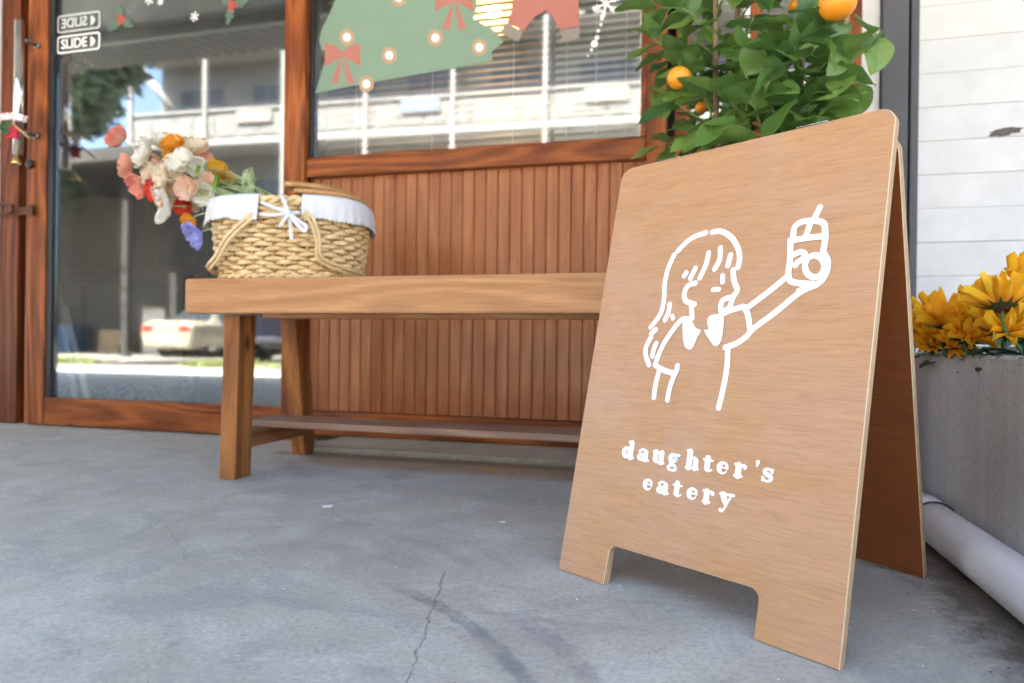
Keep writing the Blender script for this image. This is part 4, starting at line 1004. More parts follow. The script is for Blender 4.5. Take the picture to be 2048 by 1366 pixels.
for (px, py, y, rad, col, d, op, lab) in fl:
    P = at(px, py, y); T = thing('poppy', lab, 'flower', P, 'artificial poppies in the basket')
    d = Vector(d).normalized(); Fm = face_dir((0, 0, 0), d, rf.uniform(0, 6)); n = 5 if col != 'blue' else 9; s = 1.12 * rad / PL
    for i in range(n):
        me = PMesh[col][i % 3]; el = math.radians(op * .62 + rf.uniform(-12, 10))
        mt = Fm @ Matrix.Rotation(2 * PI * i / n + rf.uniform(-.15, .15), 4, 'Z') @ Matrix.Translation((0, 0, .0006 * (i % 2))) @ Matrix.Rotation(el, 4, 'X') @ Matrix.Diagonal((s * (1.0 if col != 'blue' else .55), s * rf.uniform(.9, 1.08), s, 1))
        link('petal', me, T, mt)
    MB().ball((0, 0, .006), .006, 8, 6).build('eye', eye_m if col != 'blue' else eye_d, T, Fm)
    e = root + Vector((rf.uniform(-.05, .05), rf.uniform(-.06, .04), rf.uniform(-.03, .01))) - P
    k = -d * .03; MB().tube(spline([-d * .002, k * .7 + e * .1, e * .55 + Vector((0, 0, .012)), e, e + Vector((.05, 0, -.06))], 5), .0016, 6).build('stem', stem_m, T)
pv = thing('foliage_spray', 'pale green lobed artificial leaf leaning on the basket rim at the right of the bouquet', 'leaf', at(496, 388, 1.5))
glf = plain('pale_sage_leaf', (.42, .50, .30), .7, var=.2, scale=40)
for (a, l_, w_, tx) in ((.6, .075, .02, 0), (1.0, .07, .018, .012), (.2, .06, .016, -.006), (1.35, .05, .014, .02)):
    lm = petal_mesh('leaflet', l_, w_, .12, .05, glf, 5); link('leaflet', lm, pv, Matrix.Translation((tx, 0, -.01)) @ Matrix.Rotation(-a + .9, 4, 'Y') @ Matrix.Rotation(PI / 2, 4, 'X'))
MB().tube(spline([(.0, 0, -.01), (.01, .0, -.05), (.03, 0, -.10)], 4), .0018, 6).build('stem', stem_m, pv)
gs = thing('grass_spray', 'bunch of pale green stems lying over the left basket rim', 'foliage', at(470, 392, 1.46)); mb = MB(); r_ = random.Random(9)
for i in range(16):
    a = Vector((r_.uniform(-.10, -.06), r_.uniform(-.06, .05), r_.uniform(-.01, .05))); b_ = Vector((r_.uniform(.02, .08), r_.uniform(-.03, .03), r_.uniform(-.05, -.03)))
    MB().tube(spline([a, a.lerp(b_, .5) + Vector((0, 0, .012)), b_], 4), .0015, 5).build('stem', stem_m, gs)
for i in range(14):
    a = r_.uniform(-.09, .0); lm_ = petal_mesh('blade', .05, .006, .1, .02, stem_m if i % 2 else bud_m, i, nu=4, nv=5)
    link('blade', lm_, gs, Matrix.Translation((a, r_.uniform(-.05, .05), .01 + r_.uniform(-.02, .02) - .3 * (a + .04))) @ Matrix.Rotation(r_.uniform(-1.3, 1.6), 4, 'Y') @ Matrix.Rotation(PI / 2 + r_.uniform(-.4, .4), 4, 'X'))

# ------------------------------------------------------------------ A-frame board sign
def ply(name, a, b, pinkish, spec=.4, rough=.42):
    t = NT(name)
    g = t.noise(t.coord('Object', (10, 120, 120), rot=(0, .02, 0)), 1.0, 6, .7, .8)
    g2 = t.noise(t.coord('Object', (34, 620, 620)), 1.0, 3, .6); big = t.noise(t.coord('Object', (1.2, 1, 2.2)), 4.5, 4, .6, .8)
    fl_ = t.noise(t.coord('Object', (1.5, 14, 14)), 2.4, 5, .6, 1.6)
    c = t.mix(t.ramp(g, [(.2, 0), (.8, 1)]), a, b)
    c = t.mix(t.math('MULTIPLY', t.ramp(big, [(.38, 0), (.62, 1)]), .8), c, pinkish)
    c = t.mix(t.math('MULTIPLY', t.ramp(fl_, [(.5, 0), (.62, .6), (.75, 0)]), .35), c, tuple(q * 1.1 for q in b))
    c = t.mix(t.math('MULTIPLY', t.ramp(g2, [(.36, 1), (.5, 0)]), .22), c, tuple(q * .5 for q in a))
    c = t.mix(t.math('MULTIPLY', t.ramp(g2, [(.56, 0), (.7, 1)]), .22), c, tuple(min(.9, q * 1.35) for q in b))
    vo = t.n('ShaderNodeTexVoronoi'); t.l(t.coord('Object', (7, 7, 12)), vo.inputs[0]); vo.inputs['Scale'].default_value = 1
    t.base(c); t.rough(rough); t.b.inputs['Specular IOR Level'].default_value = spec; t.bump(g2, .22, .0006); return t.m
M['ply'] = ply('varnished_plywood', (.41, .205, .082), (.50, .275, .125), (.47, .265, .155))
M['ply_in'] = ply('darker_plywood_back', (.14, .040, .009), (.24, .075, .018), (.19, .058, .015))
M['ply_edge1'] = plain('plywood_pale_layer', (.62, .47, .28), .7, var=.15, scale=60); M['ply_edge2'] = plain('plywood_brown_layer', (.38, .22, .10), .7, var=.2, scale=60)
sign = thing('sandwich_board', 'plywood A-frame board sign with a white line drawing of a girl holding a drink', 'sign', (0, .95, 0))
W_, L_S, TH = .405, .6225, .0125
def outline(corner=.020, foot=.088, notch=.054, foot_r=.095):
    pts = [(0, 0), (foot - .001, 0), (foot, notch - .012)]
    for i in range(1, 6): a = PI - (PI / 2) * i / 5; pts.append((foot + .012 + .012 * math.cos(a), notch - .012 + .012 * math.sin(a)))
    x2 = W_ - foot_r
    for i in range(6): a = PI / 2 - (PI / 2) * i / 5; pts.append((x2 - .012 + .012 * math.cos(a), notch - .012 + .012 * math.sin(a)))
    pts += [(x2, 0), (W_, 0)]
    for cx_, a0 in ((W_ - corner, 0), (corner, PI / 2)):
        for i in range(8): a = a0 + (PI / 2) * i / 7; pts.append((cx_ + corner * math.cos(a), L_S - corner + corner * math.sin(a)))
    return pts
def panel(name, Mx, mfront, lab):
    pts = outline(); n = len(pts); lay = [0, .0012, .0035, .0047, .0078, .009, .0113, TH]; b = .0009
    bm_in = []
    mb = MB(); vs = []
    cx_, cz_ = W_ / 2, L_S / 2
    def ins(p, d):
        i = pts.index(p); a = Vector(pts[i - 1]); c = Vector(pts[(i + 1) % n]); t_ = (c - a).normalized(); nn = Vector((-t_.y, t_.x)); return (p[0] + nn.x * d, p[1] + nn.y * d)
    for k, y in enumerate(lay):
        d = b if k in (0, len(lay) - 1) else 0.0
        for p in pts: q = ins(p, d); vs.append((q[0], y, q[1]))
    fs = []; mi = []
    m = len(lay)
    mb.v = vs
    def addf(f, i): mb.f.append(f); mb.mi.append(i); mb.sm.append(False)
    addf(tuple(range(n)), 0); addf(tuple(reversed(range((m - 1) * n, m * n))), 0 if mfront is not M['ply_in'] else 0)
    for k in range(m - 1):
        for i in range(n): addf((k * n + i, (k + 1) * n + i, (k + 1) * n + (i + 1) % n, k * n + (i + 1) % n), 1 if k % 2 == 0 else 2)
    o = mb.build(name, [mfront, M['ply_edge1'], M['ply_edge2']], sign, Mx, fix=True); o['label'] = lab; return o
sO = Vector((0, .95, 0))
X1 = Vector((.8267, -.5626, 0)); N1 = Vector((.5626, .8267, 0)); T1 = (N1 * .133 + Vector((0, 0, math.sqrt(.62 ** 2 - .133 ** 2)))) / .62
def basis(o_, X, T):
    Yv = T.cross(X) ; m = Matrix((X, Yv, T)).transposed().to_4x4(); m.translation = o_ - sO; return m
front = panel('front_panel', basis(Vector((-.186, .986, .001)), X1, T1), M['ply'], 'pale varnished front panel with the drawing and lettering')
X2 = Vector((.8267, -.5626, 0)); N2 = Vector((.5626, .8267, 0))
BR = Vector((.325, 1.097, .001)); TL2 = math.sqrt(.6225 ** 2 - .229 ** 2); T2 = (-N2 * .229 + Vector((0, 0, TL2))) / .6225
RQ = Matrix.Rotation(math.radians(3.7), 3, T2.cross(X2)); X2, T2 = RQ @ X2, RQ @ T2
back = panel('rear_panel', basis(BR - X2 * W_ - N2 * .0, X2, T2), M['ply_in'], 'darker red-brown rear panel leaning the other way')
# hinges
for u in (.085, .305):
    h_ = MB().tube([(u - .022, TH + .001, L_S + .003), (u + .022, TH + .001, L_S + .003)], .0028, 10).box(u - .02, u + .02, -.0, TH, L_S + .0005, L_S + .0018)
    h_.build('hinge', M['chrome'], sign, front.matrix_basis)
STROKES = [[(0.1301, 0.474), (0.1428, 0.4862), (0.1562, 0.493), (0.1726, 0.4962)], [(0.1823, 0.4958), (0.1959, 0.4954), (0.2118, 0.4861), (0.2244, 0.4701), (0.2295, 0.4552), (0.2288, 0.4421)], [(0.125, 0.4693), (0.1178, 0.4495), (0.1157, 0.4261), (0.1184, 0.4053), (0.1168, 0.3847), (0.1086, 0.3707), (0.1022, 0.3631)], [(0.1813, 0.4665), (0.1797, 0.4497), (0.1729, 0.4315)], [(0.1986, 0.4715), (0.2, 0.4554), (0.1944, 0.4423)], [(0.2155, 0.4601), (0.2137, 0.4457)], [(0.1636, 0.4459), (0.158, 0.4317)], [(0.1497, 0.4406), (0.1472, 0.4365)], [(0.1671, 0.4244), (0.1562, 0.4217), (0.1516, 0.4114), (0.1554, 0.3999), (0.1704, 0.3944)], [(0.2078, 0.4323), (0.2091, 0.4235)], [(0.1966, 0.4136), (0.2048, 0.4136)], [(0.2224, 0.439), (0.2258, 0.4244), (0.2322, 0.411), (0.2277, 0.4018), (0.2245, 0.3889), (0.2187, 0.3844)], [(0.2251, 0.4019), (0.214, 0.3988), (0.2112, 0.3917), (0.2139, 0.3821), (0.2192, 0.3808)], [(0.2142, 0.3802), (0.2264, 0.3841), (0.2433, 0.3883)], [(0.2508, 0.3876), (0.2746, 0.4054), (0.2974, 0.4243)], [(0.2459, 0.3877), (0.2523, 0.3765), (0.2569, 0.3604)], [(0.2259, 0.3351), (0.2402, 0.3399), (0.2536, 0.3491), (0.2618, 0.3593), (0.2872, 0.379), (0.3134, 0.4013), (0.3275, 0.4093)], [(0.2298, 0.334), (0.2321, 0.31), (0.231, 0.2827), (0.2281, 0.2565)], [(0.1653, 0.3735), (0.1528, 0.3725), (0.1385, 0.354), (0.1272, 0.3338), (0.1196, 0.3086)], [(0.166, 0.3921), (0.1699, 0.3747)], [(0.1196, 0.3086), (0.1357, 0.3017), (0.155, 0.2988), (0.1571, 0.3086)], [(0.1288, 0.3039), (0.1259, 0.2814), (0.1262, 0.2629)], [(0.1556, 0.3), (0.1499, 0.2779), (0.1491, 0.2609)], [(0.1063, 0.3489), (0.0998, 0.3335), (0.1021, 0.3207), (0.1099, 0.3082)], [(0.1166, 0.3393), (0.1136, 0.3286), (0.1135, 0.3205)], [(0.1122, 0.3591), (0.1055, 0.3535)], [(0.1299, 0.3958), (0.1298, 0.3844), (0.1258, 0.373)], [(0.1372, 0.3786), (0.1387, 0.3753)], [(0.329, 0.5094), (0.324, 0.4966)], [(0.3193, 0.4905), (0.3158, 0.4742)], [(0.2997, 0.476), (0.2999, 0.4874), (0.307, 0.4933), (0.3222, 0.4935), (0.3355, 0.4884), (0.339, 0.4759), (0.3398, 0.4648), (0.3387, 0.4497)], [(0.2974, 0.4706), (0.316, 0.4719), (0.3394, 0.4719)], [(0.2966, 0.4718), (0.2992, 0.4466), (0.2991, 0.4287), (0.3024, 0.4195), (0.3117, 0.4156), (0.327, 0.4136), (0.3313, 0.4134)], [(0.303, 0.4519), (0.3115, 0.4549), (0.3174, 0.4506), (0.3148, 0.4453), (0.3096, 0.4424), (0.3068, 0.4382)], [(0.3425, 0.4342), (0.3417, 0.4276), (0.338, 0.4229), (0.3324, 0.4215), (0.3264, 0.4237), (0.3215, 0.4291), (0.3191, 0.4361), (0.3199, 0.4428), (0.3237, 0.4475), (0.3294, 0.4488), (0.3354, 0.4464), (0.3402, 0.4411), (0.3425, 0.4342)], [(0.3408, 0.4495), (0.3462, 0.4382), (0.3447, 0.4233), (0.3356, 0.412), (0.3151, 0.4056)]]
FILLS = [[(0.1562, 0.3687), (0.1626, 0.3731), (0.17, 0.371), (0.1784, 0.3611), (0.1864, 0.3574), (0.1821, 0.3466), (0.1774, 0.3333), (0.1693, 0.332), (0.1621, 0.3416)], [(0.1963, 0.3766), (0.2091, 0.3794), (0.2177, 0.3773), (0.2199, 0.3584), (0.2185, 0.342), (0.2116, 0.3361), (0.2042, 0.3419), (0.1918, 0.3574), (0.1977, 0.3586), (0.1949, 0.3682)]]

vinyl = plain('white_paint_print', (.86, .87, .86), .55, var=.015)
def stroke2d(mb, P, w, y, cap=True):
    """flat ribbon with round ends in the local x-z plane of the panel; w = full width, may vary along the line"""
    P = [Vector((p[0], p[1])) for p in P]; n = len(P); ws = w if isinstance(w, list) else [w] * n
    L_, R_ = [], []
    for i in range(n):
        a = P[max(0, i - 1)]; b = P[min(n - 1, i + 1)]; t_ = (b - a).normalized(); nn = Vector((-t_.y, t_.x)) * ws[i] / 2
        L_.append(P[i] + nn); R_.append(P[i] - nn)
    vs = []; fs = []
    for i in range(n): vs += [(L_[i].x, y, L_[i].y), (R_[i].x, y, R_[i].y)]
    fs = [(2 * i, 2 * i + 1, 2 * i + 3, 2 * i + 2) for i in range(n - 1)]
    if cap:
        for e, q in ((0, P[1] - P[0]), (n - 1, P[-2] - P[-1])):
            a0 = math.atan2(-q.y, -q.x); b0 = len(vs); vs.append((P[e].x, y, P[e].y))
            for k in range(9):
                a = a0 - PI / 2 + PI * k / 8; vs.append((P[e].x + ws[e] / 2 * math.cos(a), y, P[e].y + ws[e] / 2 * math.sin(a)))
            for k in range(8): fs.append((b0, b0 + 1 + k, b0 + 2 + k))
    mb.add(vs, fs)
dr = MB(); yy = -.0004
for i, s in enumerate(STROKES):
    P = spline([(p[0], 0, p[1]) for p in s], 5); P = [(p.x, p.z) for p in P]
    stroke2d(dr, P, .0076 if i not in (9, 10, 27) else .0068, yy - .00002 * i)
for k_, s in enumerate(FILLS):
    P = spline([(p[0], 0, p[1]) for p in s], 4, closed=True); dr.add([(p.x, yy - .0009 - .00003 * k_, p.z) for p in P], [tuple(range(len(P)))])
dr.build('girl_drawing', vinyl, front)
# lettering: soft slab-serif letters drawn stroke by stroke (unit = x-height)
def ell(cx_, cy_, rx, ry, thick, thin, a0=0, a1=360, n=26, tilt=0):
    P = []; Wd = []
    for i in range(n + 1):
        a = math.radians(a0 + (a1 - a0) * i / n); P.append((cx_ + rx * math.cos(a), cy_ + ry * math.sin(a))); Wd.append(thin + (thick - thin) * abs(math.cos(a - tilt)) ** 1.3)
    return P, Wd
K, TN = .49, .23
def ln(a, b, w, w2=None): return [(a[0] + (b[0] - a[0]) * t / 4, a[1] + (b[1] - a[1]) * t / 4) for t in range(5)], [w + ((w2 or w) - w) * t / 4 for t in range(5)]
def serif(x0, x1, y): return ln((x0, y), (x1, y), .22)
def glyph(ch):
    if ch == 'd': return [ell(.36, .47, .25, .38, K, TN), ln((.74, .10), (.74, 1.30), K), serif(.50, .72, 1.36), serif(.74, 1.0, .085)]
    if ch == 'a': return [ell(.36, .27, .22, .19, K * .85, TN), ln((.70, .14), (.70, .68), K), ([(.70, .66), (.66, .84), (.48, .92), (.28, .88), (.17, .72)], [K, .22, .17, .2, .33]), serif(.72, .96, .085), ([(.55, .47), (.45, .49)], [TN, TN])]
    if ch == 'u': return [ln((.26, .30), (.26, .86), K), ([(.26, .32), (.30, .14), (.46, .08), (.62, .18)], [K, .26, .17, .15]), ln((.76, .12), (.76, .86), K), serif(.05, .26, .91), serif(.56, .76, .91), serif(.76, 1.0, .085)]
    if ch == 'g': return [ell(.40, .60, .22, .27, K * .85, TN), ell(.42, -.16, .31, .19, K * .62, .16), ([(.26, .32), (.18, .20), (.28, .12), (.60, .06)], [.14, .18, .22, .22]), ([(.60, .80), (.74, .93), (.86, .88)], [.12, .14, .25])]
    if ch == 'h': return [ln((.26, .10), (.26, 1.30), K), serif(.04, .26, 1.36), serif(.06, .46, .085), ([(.40, .72), (.54, .88), (.70, .84), (.77, .62)], [.13, .16, .26, K]), ln((.77, .64), (.77, .12), K), serif(.58, .97, .085)]
    if ch == 't': return [ln((.40, 1.02), (.40, .26), K), ([(.40, 1.05), (.30, .95), (.12, .86)], [.24, .14, .1]), ln((.10, .88), (.78, .88), .17), ([(.40, .28), (.45, .11), (.62, .08), (.78, .20)], [K, .26, .17, .13])]
    if ch == 'e': return [([(.44 + .29 * math.cos(math.radians(a)), .47 + .38 * math.sin(math.radians(a))) for a in range(0, 331, 15)], [.20, .22, .24, .24, .22, .19, .20, .24, .30, .36, .42, .44, .44, .42, .38, .32, .26, .22, .18, .16, .14, .12, .10]), ln((.40, .50), (.76, .50), .12)]
    if ch == 'r': return [ln((.30, .10), (.30, .84), K), serif(.06, .32, .90), serif(.08, .56, .085), ([(.42, .66), (.52, .84), (.66, .88), (.74, .76)], [.13, .16, .22, .34])]
    if ch == "'": return [([(.28, 1.30), (.24, .98)], [.30, .12])]
    if ch == 's': return [([(.72, .72), (.60, .88), (.42, .90), (.24, .80), (.26, .62), (.46, .50), (.66, .40), (.70, .22), (.54, .08), (.34, .07), (.16, .24)], [.20, .17, .20, .26, .30, .34, .30, .26, .20, .17, .22]), ln((.74, .92), (.74, .66), .13), ln((.13, .05), (.13, .34), .13)]
    if ch == 'y': return [([(.24, .86), (.36, .52), (.50, .14)], [K, K, .28]), ([(.82, .88), (.66, .46), (.50, .10), (.40, -.18), (.26, -.36)], [.15, .15, .17, .20, .18]), ell(.17, -.28, .07, .07, .17, .17), serif(.02, .46, .92), serif(.64, .98, .92)]
lt = MB(); cnt = 0
for row, base_, xh in ((list(zip("daughter's", [.0962, .1225, .1474, .1728, .2005, .2245, .2464, .2695, .2893, .3045])), .1750, .0166), (list(zip('eatery', [.1387, .1617, .1848, .2084, .2310, .2550])), .1370, .0164)):
    for ch, ux in row:
        wd = .5 if ch != "'" else .26
        for P, Wd in glyph(ch):
            P3 = spline([(p[0], 0, p[1]) for p in P], 3); Wn = []
            for i in range(len(P3)):
                t_ = i / 3; a = int(min(t_, len(Wd) - 1)); b_ = min(a + 1, len(Wd) - 1); Wn.append((Wd[a] + (Wd[b_] - Wd[a]) * (t_ - a)) * xh)
            cnt += 1
            sx_ = 1.14
            stroke2d(lt, [(ux + (p.x - wd) * xh * sx_, base_ + p.z * xh) for p in P3], Wn, -.0005 - .00001 * (cnt % 12))
lt.build('lettering', vinyl, front)

# ------------------------------------------------------------------ drain pipe, planter, sunflowers
pvc = NT('grimy_white_pvc'); v = pvc.coord('Object', (1, .25, 1)); f = pvc.noise(v, 40, 5, .7)
cc = pvc.mix(pvc.ramp(f, [(.4, 0), (.75, .5)]), (.80, .81, .83), (.50, .51, .51)); sp_ = pvc.noise(pvc.coord('Object', (1, .4, 1)), 90, 3, .6)
cc = pvc.mix(pvc.ramp(sp_, [(.72, 0), (.75, .8)]), cc, (.12, .11, .10)); pvc.base(cc); pvc.rough(.38); M['pvc'] = pvc.m
pipe = thing('drain_pipe', 'white plastic drain pipe lying along the foot of the concrete planter', 'pipe', (.40, 1.2, 0))
MB().tube([(0, .62, .035), (0, -.04, .0345), (0, -.35, .034), (0, -1.0, .034)], .0335, 40).build('tube', M['pvc'], pipe)
MB().tube([(0, .10, .0355), (0, .17, .0355)], .0362, 40).build('collar', M['pvc'], pipe)
MB().lathe([(.034, 0), (.0364, .0), (.0366, .0015), (.034, .0015)], seg=40, M=Matrix.Translation((0, .0985, .0352)) @ Matrix.Rotation(-PI / 2, 4, 'X')).build('joint_line', M['black'], pipe)
t = NT('planter_concrete'); v = t.coord('Object', (1, 1, 1), False)
st = t.noise(t.coord('Object', (18, 18, .7), False), 1.6, 5, .6); b1 = t.noise(v, 5, 6, .6); fi = t.noise(v, 160, 3, .6)
c = t.mix(t.ramp(st, [(.3, 0), (.7, 1)]), (.50, .49, .475), (.64, .63, .62)); c = t.mix(t.math('MULTIPLY', t.ramp(b1, [(.4, 0), (.7, 1)]), .5), c, (.40, .41, .42))
c = t.mix(t.math('MULTIPLY', t.ramp(fi, [(.35, 1), (.45, 0)]), .35), c, (.12, .12, .12)); c = t.mix(t.ramp(t.noise(v, 70, 2, .5), [(.76, 0), (.78, .7)]), c, (.55, .55, .54))
sx = t.n('ShaderNodeSeparateXYZ'); t.l(v, sx.inputs[0])
rim = t.ramp(t.math('ADD', t.math('MULTIPLY', t.math('SUBTRACT', sx.outputs[2], .312), 60), t.math('MULTIPLY', t.math('SUBTRACT', t.noise(v, 75, 4, .75), .5), 5.0)), [(.2, 0), (.9, .85)])
c = t.mix(rim, c, (.05, .045, .04)); 
sc_ = t.math('ABSOLUTE', t.math('SUBTRACT', t.math('SUBTRACT', sx.outputs[2], .246), t.math('ADD', t.math('MULTIPLY', t.math('SUBTRACT', sx.outputs[1], 1.20), -.05), t.math('MULTIPLY', t.math('SUBTRACT', t.noise(v, 60, 4, .7), .5), .012))))
scr = t.math('MULTIPLY', t.ramp(t.math('MULTIPLY', sc_, 400), [(.2, .7), (.8, 0)]), t.ramp(t.math('ABSOLUTE', t.math('MULTIPLY', t.math('SUBTRACT', sx.outputs[1], 1.21), 22)), [(.8, 1), (1, 0)]))
c = t.mix(scr, c, (.08, .08, .08)); t.base(c); t.rough(.7); t.bump(t.math('ADD', b1, t.math('MULTIPLY', fi, .5)), .35, .003); M['planter'] = t.m
pl = thing('concrete_planter', 'long grey concrete planter box of sunflowers at the right edge', 'planter', (.66, 1.3, 0)); plm = Matrix.Translation((0, 0, 0))
def rough_wall(x0, x1, y0, y1):
    def f(u, v, s_=0): return None
    mb = MB(); n = 120; r = random.Random(2)
    rows_ = []
    long_y = (y1 - y0) > (x1 - x0); vs = []; 
    L0 = [(x0, y0), (x0, y1)] if long_y else [(x0, y0), (x1, y0)]
    for i in range(n + 1):
        t_ = i / n; zt = .320 + .0025 * mnoise.noise(Vector((t_ * 40, x0 * 9, 1))) + .0012 * mnoise.noise(Vector((t_ * 160, 3, x0)))
        if long_y: q = [(x0, y0 + (y1 - y0) * t_), (x1, y0 + (y1 - y0) * t_)]
        else: q = [(x0 + (x1 - x0) * t_, y1), (x0 + (x1 - x0) * t_, y0)]
        for (a, b, z) in ((q[0][0], q[0][1], 0), (q[0][0], q[0][1], zt - .005), (q[0][0] * .9 + q[1][0] * .1, q[0][1] * .9 + q[1][1] * .1, zt), (q[1][0] * .9 + q[0][0] * .1, q[1][1] * .9 + q[0][1] * .1, zt), (q[1][0], q[1][1], zt - .005), (q[1][0], q[1][1], 0)): vs.append((a - .66, b - 1.3, z))
    fs = [(i * 6 + k, i * 6 + (k + 1) % 6, (i + 1) * 6 + (k + 1) % 6, (i + 1) * 6 + k) for i in range(n) for k in range(6)] + [tuple(range(6)), tuple(reversed(range(n * 6, n * 6 + 6)))]
    return mb.add(vs, fs)
rough_wall(.44, .475, .62, 1.99).build('side_wall', M['planter'], pl, fix=True); rough_wall(.865, .90, .62, 1.99).build('side_wall', M['planter'], pl, fix=True)
rough_wall(.4755, .8645, .62, .655).build('end_wall', M['planter'], pl, fix=True); rough_wall(.4755, .8645, 1.955, 1.99).build('end_wall', M['planter'], pl, fix=True)
MB().grid(lambda u, v: (-.184 + .388 * u, -.644 + 1.298 * v, .285 + .008 * mnoise.noise(Vector((u * 9, v * 30, 0)))), 20, 50).build('soil', M['soil'], pl)
# sunflowers
SL = .048
sun_p = petal_mat('sunflower_petal', (.90, .22, .004), (.95, .60, .02), .3, L=SL)
sun_y = petal_mat('yellow_petal', (.90, .40, .01), (.92, .58, .02), .3, L=SL)
sgreen = plain('dark_green_leaf', (.025, .075, .03), .5, var=.4, scale=30, bump=.3); sstem = plain('sunflower_stem', (.06, .14, .04), .55)
disc = plain('dark_seed_disc', (.05, .018, .01), .9, var=.6, scale=300, bump=1.0)
spm = {k: [petal_mesh('petal', SL, .0078, cp_, .03, m_, 31 + i, tipw=.75, nu=4, nv=7, curl=cl_) for i, (cp_, cl_) in enumerate(((.25, .05), (.10, .12), (.4, .0)))] for k, m_ in (('o', sun_p), ('y', sun_y))}
spl_leaf = petal_mesh('leaf', .06, .026, -.15, .04, sgreen, 3, tipw=.9, nu=6, nv=8, curl=.15)
sf = [  # px, py, y, radius, kind, facing, opening, label
 (2004, 616, 1.20, .060, 'o', (-.05, .25, .95), 22, 'sunflower seen from the side on a tall stem, in front of the topmost one'),
 (2042, 584, 1.28, .062, 'o', (.25, -.45, .85), 30, 'topmost sunflower at the right edge of the photograph'),
 (1893, 652, 1.36, .066, 'o', (-.12, -.30, .92), 18, 'wide open orange sunflower at the upper left of the planter'),
 (1935, 672, 1.28, .052, 'o', (-.1, -.75, .6), 30, 'orange sunflower in the middle of the planter below the wide open one'),
 (1868, 688, 1.40, .038, 'y', (-.4, -.8, .4), 30, 'small yellow sunflower lowest at the left end of the planter'),
 (2012, 662, 1.22, .058, 'y', (-.15, -.65, .72), 24, 'yellow sunflower with a reddish centre near the planter rim'),
 (1905, 690, 1.33, .036, 'o', (.1, -.85, .4), 30, 'small orange sunflower peeping over the rim next to the lowest yellow one'),
 (1850, 660, 1.45, .042, 'y', (-.5, -.6, .6), 30, 'yellow sunflower partly hidden by the rear board of the sign'),
 (2062, 650, 1.25, .05, 'y', (.3, -.6, .7), 28, 'yellow sunflower cut off by the right edge of the photograph'),
]
for (px, py, y, rad, kd, d, op, lab) in sf:
    P = at(px, py, y); T = thing('sunflower', lab, 'flower', P, 'artificial sunflowers in the planter'); d = Vector(d).normalized(); Fm = face_dir((0, 0, 0), d, rf.uniform(0, 6)); s = rad / SL
    for ring_, n, dz, sc__ in ((0, 15, 0, 1.0), (1, 12, .002, .82)):
        for i in range(n):
            el = math.radians(op + ring_ * 16 + rf.uniform(-10, 12))
            mt = Fm @ Matrix.Rotation(2 * PI * (i + ring_ * .5) / n + rf.uniform(-.08, .08), 4, 'Z') @ Matrix.Translation((0, .006, dz)) @ Matrix.Rotation(el, 4, 'X') @ Matrix.Diagonal((s * sc__ * rf.uniform(.85, 1.2), s * sc__ * rf.uniform(.85, 1.08), s, 1))
            link('petal', spm[kd][rf.randrange(3)], T, mt)
    MB().lathe([(.001, .006), (.008, .0075), (.0125, .005), (.0135, .001), (.009, -.004), (.001, -.005)], seg=14, M=Fm @ Matrix.Scale(s * 1.0, 4)).build('seed_disc', disc, T)
    cal = MB()
    for i in range(14):
        a = 2 * PI * i / 14; R_ = Matrix.Rotation(a, 4, 'Z')
        cal.add([Fm @ (R_ @ Vector(q)) for q in ((-.005, .004, -.005), (.005, .004, -.005), (.0035, .018, .000), (0, .031 * s, .008), (-.0035, .018, .000))], [(0, 1, 2, 3, 4)])
    cal.build('sepals', sgreen, T)
    g0 = Vector((max(.50, P.x + .01), P.y + .02, .285)) - P
    MB().tube(spline([-d * .005, -d * .03 + Vector((0, 0, -.005)), g0 * .6 + Vector((.004, 0, 0)), g0], 6), .0028, 8).build('stem', sstem, T)
    for k_ in range(4):
        q = g0 * rf.uniform(.55, .95); a = rf.uniform(0, 2 * PI) if k_ else PI * 1.2
        link('leaf', spl_leaf, T, Matrix.Translation(q) @ Matrix.Rotation(a, 4, 'Z') @ Matrix.Rotation(rf.uniform(.0, .7), 4, 'X') @ Matrix.Scale(rf.uniform(.8, 1.15), 4))
# extra foliage low in the planter
fg = thing('planter_foliage', 'dark green artificial leaves filling the planter under the sunflowers', 'foliage', (.56, 1.3, .285))
for i in range(26):
    link('leaf', spl_leaf, fg, Matrix.Translation((rf.uniform(-.05, .12), rf.uniform(-.22, .35), rf.uniform(.01, .05))) @ Matrix.Rotation(rf.uniform(0, 6.3), 4, 'Z') @ Matrix.Rotation(rf.uniform(-.1, .9), 4, 'X') @ Matrix.Scale(rf.uniform(.8, 1.2), 4))
# ------------------------------------------------------------------ orange tree
def leaf_mesh(L, W, fold, curl, twist, mat):
    def f(u, v):
        x = (u - .5) * 2; w = W * (math.sin(PI * (v ** .85)) ** .8) + .0006
        z = abs(x) * w * fold - curl * L * v * v + .03 * L * math.sin(v * 9 + x * 2)
        p = Vector((x * w, L * v, z)); p.rotate(Euler((0, twist * v, 0))); return tuple(p)
    mb = MB().grid(f, 6, 9); o = mb.build('leaf', mat); me = o.data; bpy.data.objects.remove(o); return me
t = NT('citrus_leaf'); oi = t.n('ShaderNodeObjectInfo'); tc = t.n('ShaderNodeTexCoord'); sx = t.n('ShaderNodeSeparateXYZ'); t.l(tc.outputs['Object'], sx.inputs[0])
c = t.ramp(oi.outputs['Random'], [(0, (.04, .11, .035)), (.35, (.10, .21, .04)), (.7, (.19, .33, .06)), (1, (.30, .46, .09))])
mr = t.ramp(t.math('MULTIPLY', t.math('ABSOLUTE', sx.outputs[0]), 900), [(.4, .7), (.9, 0)]); c = t.mix(mr, c, (.20, .30, .10))
c = t.mix(t.math('MULTIPLY', t.noise(t.coord('Object', (60, 25, 1)), 1.5, 4), .35), c, (.03, .08, .03))
